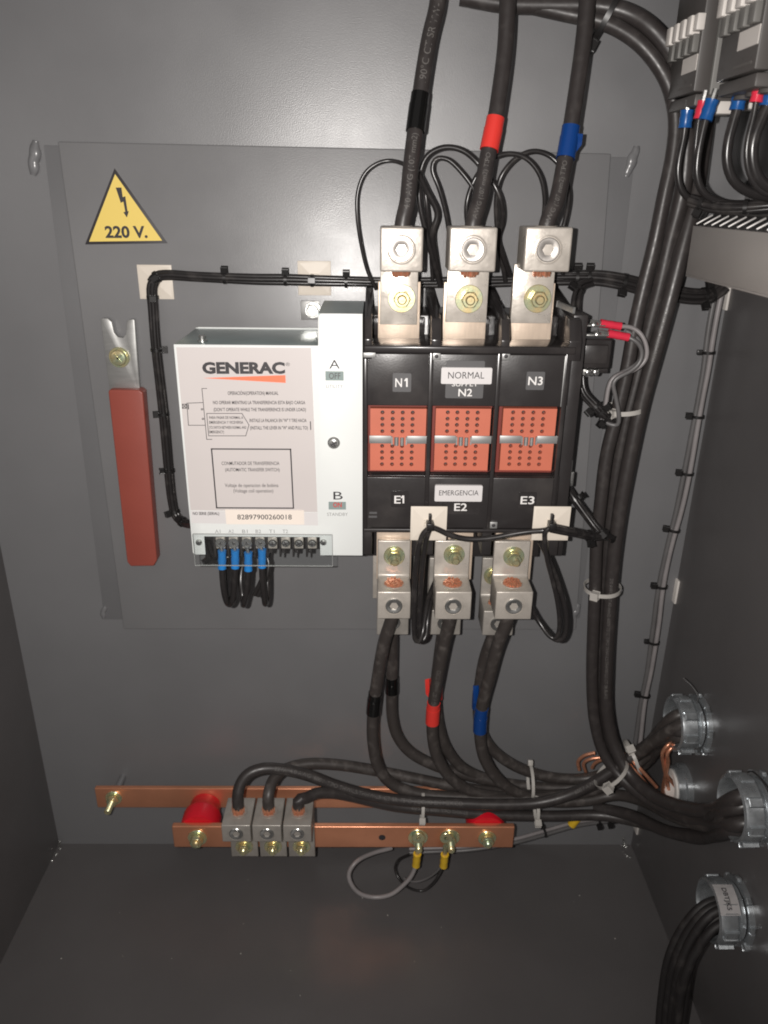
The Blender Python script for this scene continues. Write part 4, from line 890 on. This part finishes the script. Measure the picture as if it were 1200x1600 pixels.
for (l, s0, s1, pts_) in [('upper red crimped grey wire looping right of the auxiliary switch', (938, 505, .062), (970, 510, .062), [(970, 510, .062), (985, 511, .062), (1000, 520, .064), (1010, 540, .066), (1009, 562, .066), (994, 577, .066), (972, 584, .066), (958, 590, .066), (951, 605, .066), (947, 630, .066), (943, 652, .066)]),
                          ('lower red crimped grey wire looping right of the auxiliary switch', (950, 521, .070), (982, 527, .070), [(982, 527, .07), (994, 533, .072), (1003, 547, .072), (1000, 566, .072), (985, 580, .072), (966, 589, .072), (958, 596, .072), (962, 620, .072), (967, 650, .072), (965, 665, .07), (952, 663, .068), (938, 654, .066)])]:
    p0, p1 = at(*s0), at(*s1); g = thing('crimped_wire', l, 'wire', p0, GW)
    MB().tube([p0, p0.lerp(p1, .35), p0.lerp(p1, .5), p0.lerp(p1, .65), p1], .0030, 16, prof=lambda q: 1+.05*math.cos(q*12.6)).build('red_crimp', sl_red, g)
    MB().tube([p0+(p0-p1).normalized()*.008, p0], .0018, 8).build('terminal_neck', steel, g)
    MB().tube(spline(pts_, .0025), .0017, 10).build('insulation', wireg if 'upper' in l else wiredg, g)
wire('third grey wire tucked inside the loop by the auxiliary switch', [(978, 517, .06), (995, 527, .062), (1004, 548, .063), (996, 568, .063), (975, 580, .063), (955, 592, .063), (948, 612, .063), (944, 640, .062)], .0016, wiredg)
harness('twisted black wires tied beneath the auxiliary switch', [(908, 588, .058), (908, 604, .06), (914, 618, .062), (926, 630, .064), (936, 642, .066), (948, 654, .066), (958, 660, .064)], [(-.0016, 0), (.0016, 0), (0, .0018)], .0018, ties=[(930, 636, (1, .4)), (938, 645, (-1, .4)), (946, 652, (1, .4))], tr=.0046)
tag(MB().obox(at(893, 748, .07), (V((1, 0, 0)), V((0, 1, 0)), V((0, 0, 1))), (.003, .003, .012), .0006).obox(at(893, 730, .07), (V((1, 0, 0)), V((0, 1, 0)), V((0, 0, 1))), (.001, .001, .012)).build('spade_terminal', steel), 'small silver spade terminal sticking up beside the lower right of the housing', 'spade terminal')

# ================================================================== white ties on the thick cables
def big_tie(label, px, py, h, r, tdir, head, m=nylon_w, hs_=.0065, wd=.0036, group=None, rr=None):
    c = at(px, py, h); d = V(tdir).normalized()
    path = [c-d*.01, c, c+d*.01]; o = ring_tie(None, path, px, py, rr or (r, r), m, head, hs_, wd); return tag(o, label, 'cable tie', group)
big_tie('translucent tie round the trunk cables beside the auxiliary switch', 975, 638, .052, .014, (-.12, 0, 1), (-.55, .8), rr=(.0155, .0165))
big_tie('translucent tie round the trunk cables right of the E3 lugs', 941, 918, .052, .014, (-.03, 0, 1), (-.3, .95), rr=(.0155, .0165))
big_tie('upper white knotted tie where the cables rise to the top hub', 988, 1184, .060, .02, (1, .05, .42), (-.35, .94), hs_=.0068, wd=.0032, rr=(.017, .022))
big_tie('lower white knotted tie binding the trunk cables at the bend', 955, 1208, .078, .02, (.55, -.25, -.55), (.55, .84), hs_=.0072, wd=.0034, rr=(.018, .021))
big_tie('left white tie round the two lowest bundle cables', 660, 1259, .064, .012, (1, 0, -.05), (1, .3), wd=.003, hs_=.0048, rr=(.0125, .009))
big_tie('upper right white tie round the rear bundle cables', 829, 1222, .046, .02, (1, 0, 0), (-1, .3), wd=.003, hs_=.0055, rr=(.0165, .013))
big_tie('white tie with its head under the bundle near the yellow sleeve', 838, 1262, .062, .02, (1, 0, 0), (1, .4), wd=.003, hs_=.0052, rr=(.0125, .009))
big_tie('black tie round the cables at the top edge right of the N3 cable', 948, 25, .038, .012, (1, -.1, -.5), (1, .4), m=nylon_k, rr=(.0165, .010))

# ================================================================== bare copper earth strands
GCU = 'bare copper strands near the conduit hubs'
def cstrand(label, ptsets, group=GCU):
    c = at(*ptsets[0][0][:3]) if not isinstance(ptsets[0][0], Vector) else ptsets[0][0]
    g = thing('bare_copper_wire', label, 'copper wire', c, group)
    for p in ptsets: MB().tube(spline(p, .002), .0017, 10).build('strand', copper, g)
cstrand('copper wires peeping out left of the trunk cables above the bundle', [[(905, 1203, .03), (903, 1190, .03), (912, 1181, .032), (930, 1176, .034)], [(915, 1206, .03), (912, 1192, .032), (922, 1186, .034), (945, 1183, .036)], [(925, 1200, .03), (930, 1192, .032), (950, 1184, .036)]])
cstrand('straight copper wires showing below the upper knotted tie', [[(958, 1171, .06), (980, 1192, .075), (1000, 1213, .082), (1012, 1228, .082)], [(972, 1176, .06), (990, 1190, .075), (1010, 1212, .082), (1026, 1230, .082)], [(965, 1190, .047), (985, 1208, .05), (1006, 1224, .055)]])
cstrand('twisted copper wire hanging out of the upper hub down to the small hub', [[gp(0, -.002, -.016, .01), (1062, 1160, .092), (1046, 1162, .10), (1036, 1174, .10), (1037, 1195, .095), (1041, 1214, .09), (1046, 1240, .08)], [gp(0, .002, -.018, .01), (1060, 1164, .09), (1044, 1170, .097), (1042, 1185, .097), (1039, 1206, .093), (1050, 1222, .09), (1064, 1240, .086), (1076, 1258, .08)], [(1054, 1164, .10), (1043, 1176, .102), (1044, 1190, .10), (1040, 1210, .095), (1036, 1232, .085), (1034, 1248, .078)]])

# ================================================================== bar earth leads
GE = 'leads with yellow crimps on the front bar'
for (l, x, y, pts_, m, r) in [('thick grey lead with yellow crimp looping below the front bar', 651, 1343, [(650, 1352, .082), (642, 1370, .085), (628, 1385, .088), (610, 1398, .09), (585, 1402, .09), (562, 1396, .09), (548, 1380, .088), (545, 1364, .084), (556, 1347, .078), (580, 1334, .065), (612, 1325, .055)], wireg, .0022),
                         ('thin black lead with yellow crimp on the right earth bolt', 694, 1344, [(692, 1353, .08), (685, 1368, .08), (675, 1382, .08), (660, 1392, .08), (640, 1388, .08), (624, 1374, .078), (617, 1358, .07), (622, 1344, .06), (640, 1335, .05)], wireb, .0013)]:
    c = at(x, y, .083); g = thing('earth_lead', l, 'earth lead', c, GE); t0, t1 = at(x+1, y-9, .084), at(x-1, y+9, .082)
    MB().tube([t0, t0.lerp(t1, .33), t0.lerp(t1, .5), t0.lerp(t1, .66), t1], .0038, 16, prof=lambda q: 1+.05*math.cos(q*12.6)).build('yellow_crimp', sl_yel, g)
    washer(at(x+3, 1309, .0855)+V((0, 0, 0)), OUT, .0062, .001).build('ring_terminal', brass, g)
    MB().tube([at(x+2, 1322, .085), t0], .0024, 8).build('terminal_neck', brass, g)
    MB().tube(spline(pts_, .0025), r, 10).build('insulation', m, g)
    if m is wireb: MB().tube(spline([(690, 1353, .081), (680, 1364, .081), (664, 1374, .08), (646, 1378, .08), (630, 1372, .078)], .0025), .0011, 8).build('second_wire', wiredg, g)

# ================================================================== contactors at the top right, facing left from the right wall
XC = .200
def contactor(h0, h1, zb, label, first):
    g = thing('contactor', label, 'contactor', (XR, -(h0+h1)/2, zb), 'two grey contactors on the right wall')
    w_ = h1-h0
    b = MB(); b.box(XC+.010, XR-.002, h0, h1, zb+.002, zb+.14, .0012); b.build('contactor_body', cont_g, g)
    fpl = MB().box(XC, XC+.0098, h0+.001, h1-.001, zb+.004, zb+.14, .001).build('front_block', cont_k, g)
    # terminal lip under the face
    MB().box(XC+.002, XC+.030, h0+.002, h1-.002, zb-.004, zb+.003, .001).build('terminal_lip', cont_k, g)
    zc = zb+.030
    MB().box(XC-.0005, XC, h0+w_*.50, h1-.0015, zb+0.0160, zb+0.0250).build('rating_label', white_p, g)
    for k in range(4):
        y = h0+w_*(.10+.23*k)
        MB().box(XC-.004, XC, y, y+w_*.15, zb+0.0260, zb+0.0360, .0005).build('guide_slot', cont_g, g)
        MB().box(XC-.0065, XC, y-.001, y+w_*.13, zb+0.0355, zb+0.0460, .0006).build('white_button', white_p, g)
        if first and k == 3: MB().box(XC-.005, XC, y+w_*.13, y+w_*.26, zb+0.0370, zb+0.0460, .0006).build('white_button', white_p, g)
    # printed terminal numbers
    for (s, y, z_, sz) in [('A2', .12, .0095, .0024), ('14', .36, .0100, .0024), ('NO', .62, .0105, .0026)]:
        vs, fs, wd = text_mesh(s); b = MB(); vv = [b.bm.verts.new((XC-.0012 if z_ < 0 else XC-.0003, -(h0+w_*y+v.x*sz), zb+z_+v.y*sz)) for v in vs]
        for f in fs:
            try: b.bm.faces.new([vv[i] for i in f])
            except ValueError: pass
        b.build('lettering', printm, g, smooth=False)
    MB().box(XC-.0003, XC, h0+w_*.45, h1-.006, zb+0.0075, zb+0.0088).build('printed_bar', printm, g)
    for k in range(3):
        y = h0+w_*(.2+.3*k); MB().lathe(V((XC+.014, -y, zb-.004)), (0, 0, -1), [(.005, 0), (.0055, .002), (.004, .0024)], 16).build('terminal_collar', cont_k, g)
    return g
contactor(.049, .1015, .059, 'left contactor with a row of stepped white buttons', True)
contactor(.133, .186, .060, 'right contactor, larger in view with a white rating label', False)
# crimped wires under them
GX = 'wires hanging under the contactors'
bz = at(1140, 325, .16)
cfg = [('blue crimped wire furthest left under the contactors', 1074, 172, 1070, 200, sl_blue_d, .085, [(1069, 212), (1063, 240), (1059, 270), (1066, 300), (1085, 315), (1120, 322), (1165, 324), (1230, 320)], .0023),
       ('red crimped wire just right of the leftmost blue one', 1099, 158, 1092, 186, sl_red, .10, [(1090, 200), (1086, 240), (1085, 270), (1095, 300), (1120, 318), (1160, 322), (1230, 318)], .0016),
       ('blue crimped wire left of the white block', 1113, 156, 1102, 188, sl_blue_d, .112, [(1098, 205), (1091, 240), (1089, 275), (1100, 302), (1128, 316), (1170, 318), (1230, 312)], .0023),
       ('blue crimped wire between the white block and red crimp', 1158, 139, 1151, 172, sl_blue_d, .14, [(1146, 190), (1138, 220), (1136, 255), (1148, 285), (1175, 302), (1230, 312)], .0030),
       ('bright red crimped wire near the right frame edge', 1189, 125, 1181, 160, sl_red, .165, [(1178, 180), (1170, 210), (1166, 240), (1172, 275), (1190, 300), (1240, 310)], .0017),
       ('blue crimped wire cut off by the right frame edge', 1206, 140, 1198, 166, sl_blue_d, .165, [(1190, 185), (1178, 215), (1175, 245), (1185, 280), (1215, 300), (1260, 308)], .0034)]
for (l, x0, y0, x1, y1, m, hh, tail, r) in cfg:
    p0, p1 = at(x0, y0, hh), at(x1, y1, hh); g = thing('crimped_wire', l, 'wire', p1, GX)
    MB().tube([p0, p0.lerp(p1, .3), p0.lerp(p1, .5), p0.lerp(p1, .7), p1], .0042 if m is not sl_red else .0034, 16, prof=lambda q: 1+.05*math.cos(q*12.6)).build('crimp', m, g)
    MB().tube(spline([p1]+[(x, y, hh) for x, y in tail], .003), r, 12).build('insulation', wireb, g)
    MB().tube([p0+(p0-p1).normalized()*.006, p0], .002, 8).build('terminal_neck', steel, g)
p = at(1130, 167, .10); tag(MB().box(p.x-.005, p.x+.009, .085, .10, p.z-.004, p.z+.0035, .001).box(p.x+.0165, p.x+.026, .085, .10, p.z-.001, p.z+.008, .001).build('white_terminal_block', white_p), 'white plastic terminal block behind the blue crimps under the contactors', 'terminal block')
h_ = at(1118, 312, .12); 
harness('black wire bundle sagging under the contactors with small ties', [(1078, 312, .10), (1110, 322, .11), (1150, 325, .12), (1200, 322, .13), (1260, 316, .14)], [(-.002, 0), (.002, 0), (0, .002)], .0021, ties=[(1095, 318, (1, .3)), (1168, 325, (1, .3))], tr=.0046)
steel_slot = mat('louvre_metal', (.36, .35, .34), .45, .4)
# vented grey bracket box below
g = thing('vented_bracket', 'grey metal bracket box with a slotted top at the right frame edge', 'bracket', (.24, -.2, -.03))
xb = .2; zt5 = -.0155; zb5 = -.0450
MB().box(xb, xb+.0015, .134, .42, zb5, zt5, .0003).build('side_face', bracketm, g)
MB().box(xb, XR-.001, .134, .42, zb5-.0012, zb5, .0003).build('bottom_face', bracketm, g)
b = MB()
for k in range(24):
    y = .138+k*.0118; b.obox(V((xb+.0085, -y, zt5+.0055)), (V((.75, -.25, .55)).normalized(), V((.25, 1, 0)).normalized(), V((.75, -.25, .55)).normalized().cross(V((.25, 1, 0)).normalized())), (.0175, .0022, .0012), .0003)
sl0 = None
b.bm.free()
proto = None; dirv = V((.78, -.22, .50)).normalized(); wv_ = V((.22, 1, 0)); wv_ = (wv_-dirv*wv_.dot(dirv)).normalized()
for k in range(24):
    y = .138+k*.0118; c = V((xb+.0050, -y, zt5+.0038))
    if proto is None:
        proto = MB().obox(c, (dirv, wv_, dirv.cross(wv_)), (.0105, .0014, .0010), .0003).build('louvre', steel_slot, g); y0_ = -y
    else:
        o = proto.copy(); COL.objects.link(o); o.parent = g; o.location = V((0, -y-y0_, 0))
bb = MB(); q = [bb.bm.verts.new(v_) for v_ in (V((xb+.001, -.134, zt5-.0005)), V((xb+.012, -.134, zt5+.0070)), V((xb+.012, -.42, zt5+.0070)), V((xb+.001, -.42, zt5-.0005)))]
bb.bm.faces.new(q); bmesh.ops.solidify(bb.bm, geom=list(bb.bm.faces), thickness=.0008); bb.build('vent_back', paint_shade, g)
MB().box(xb+.012, XR-.001, .134, .42, zt5+.0055, zt5+.0070).build('top_face', bracketm, g)
print('objects', len(bpy.data.objects))
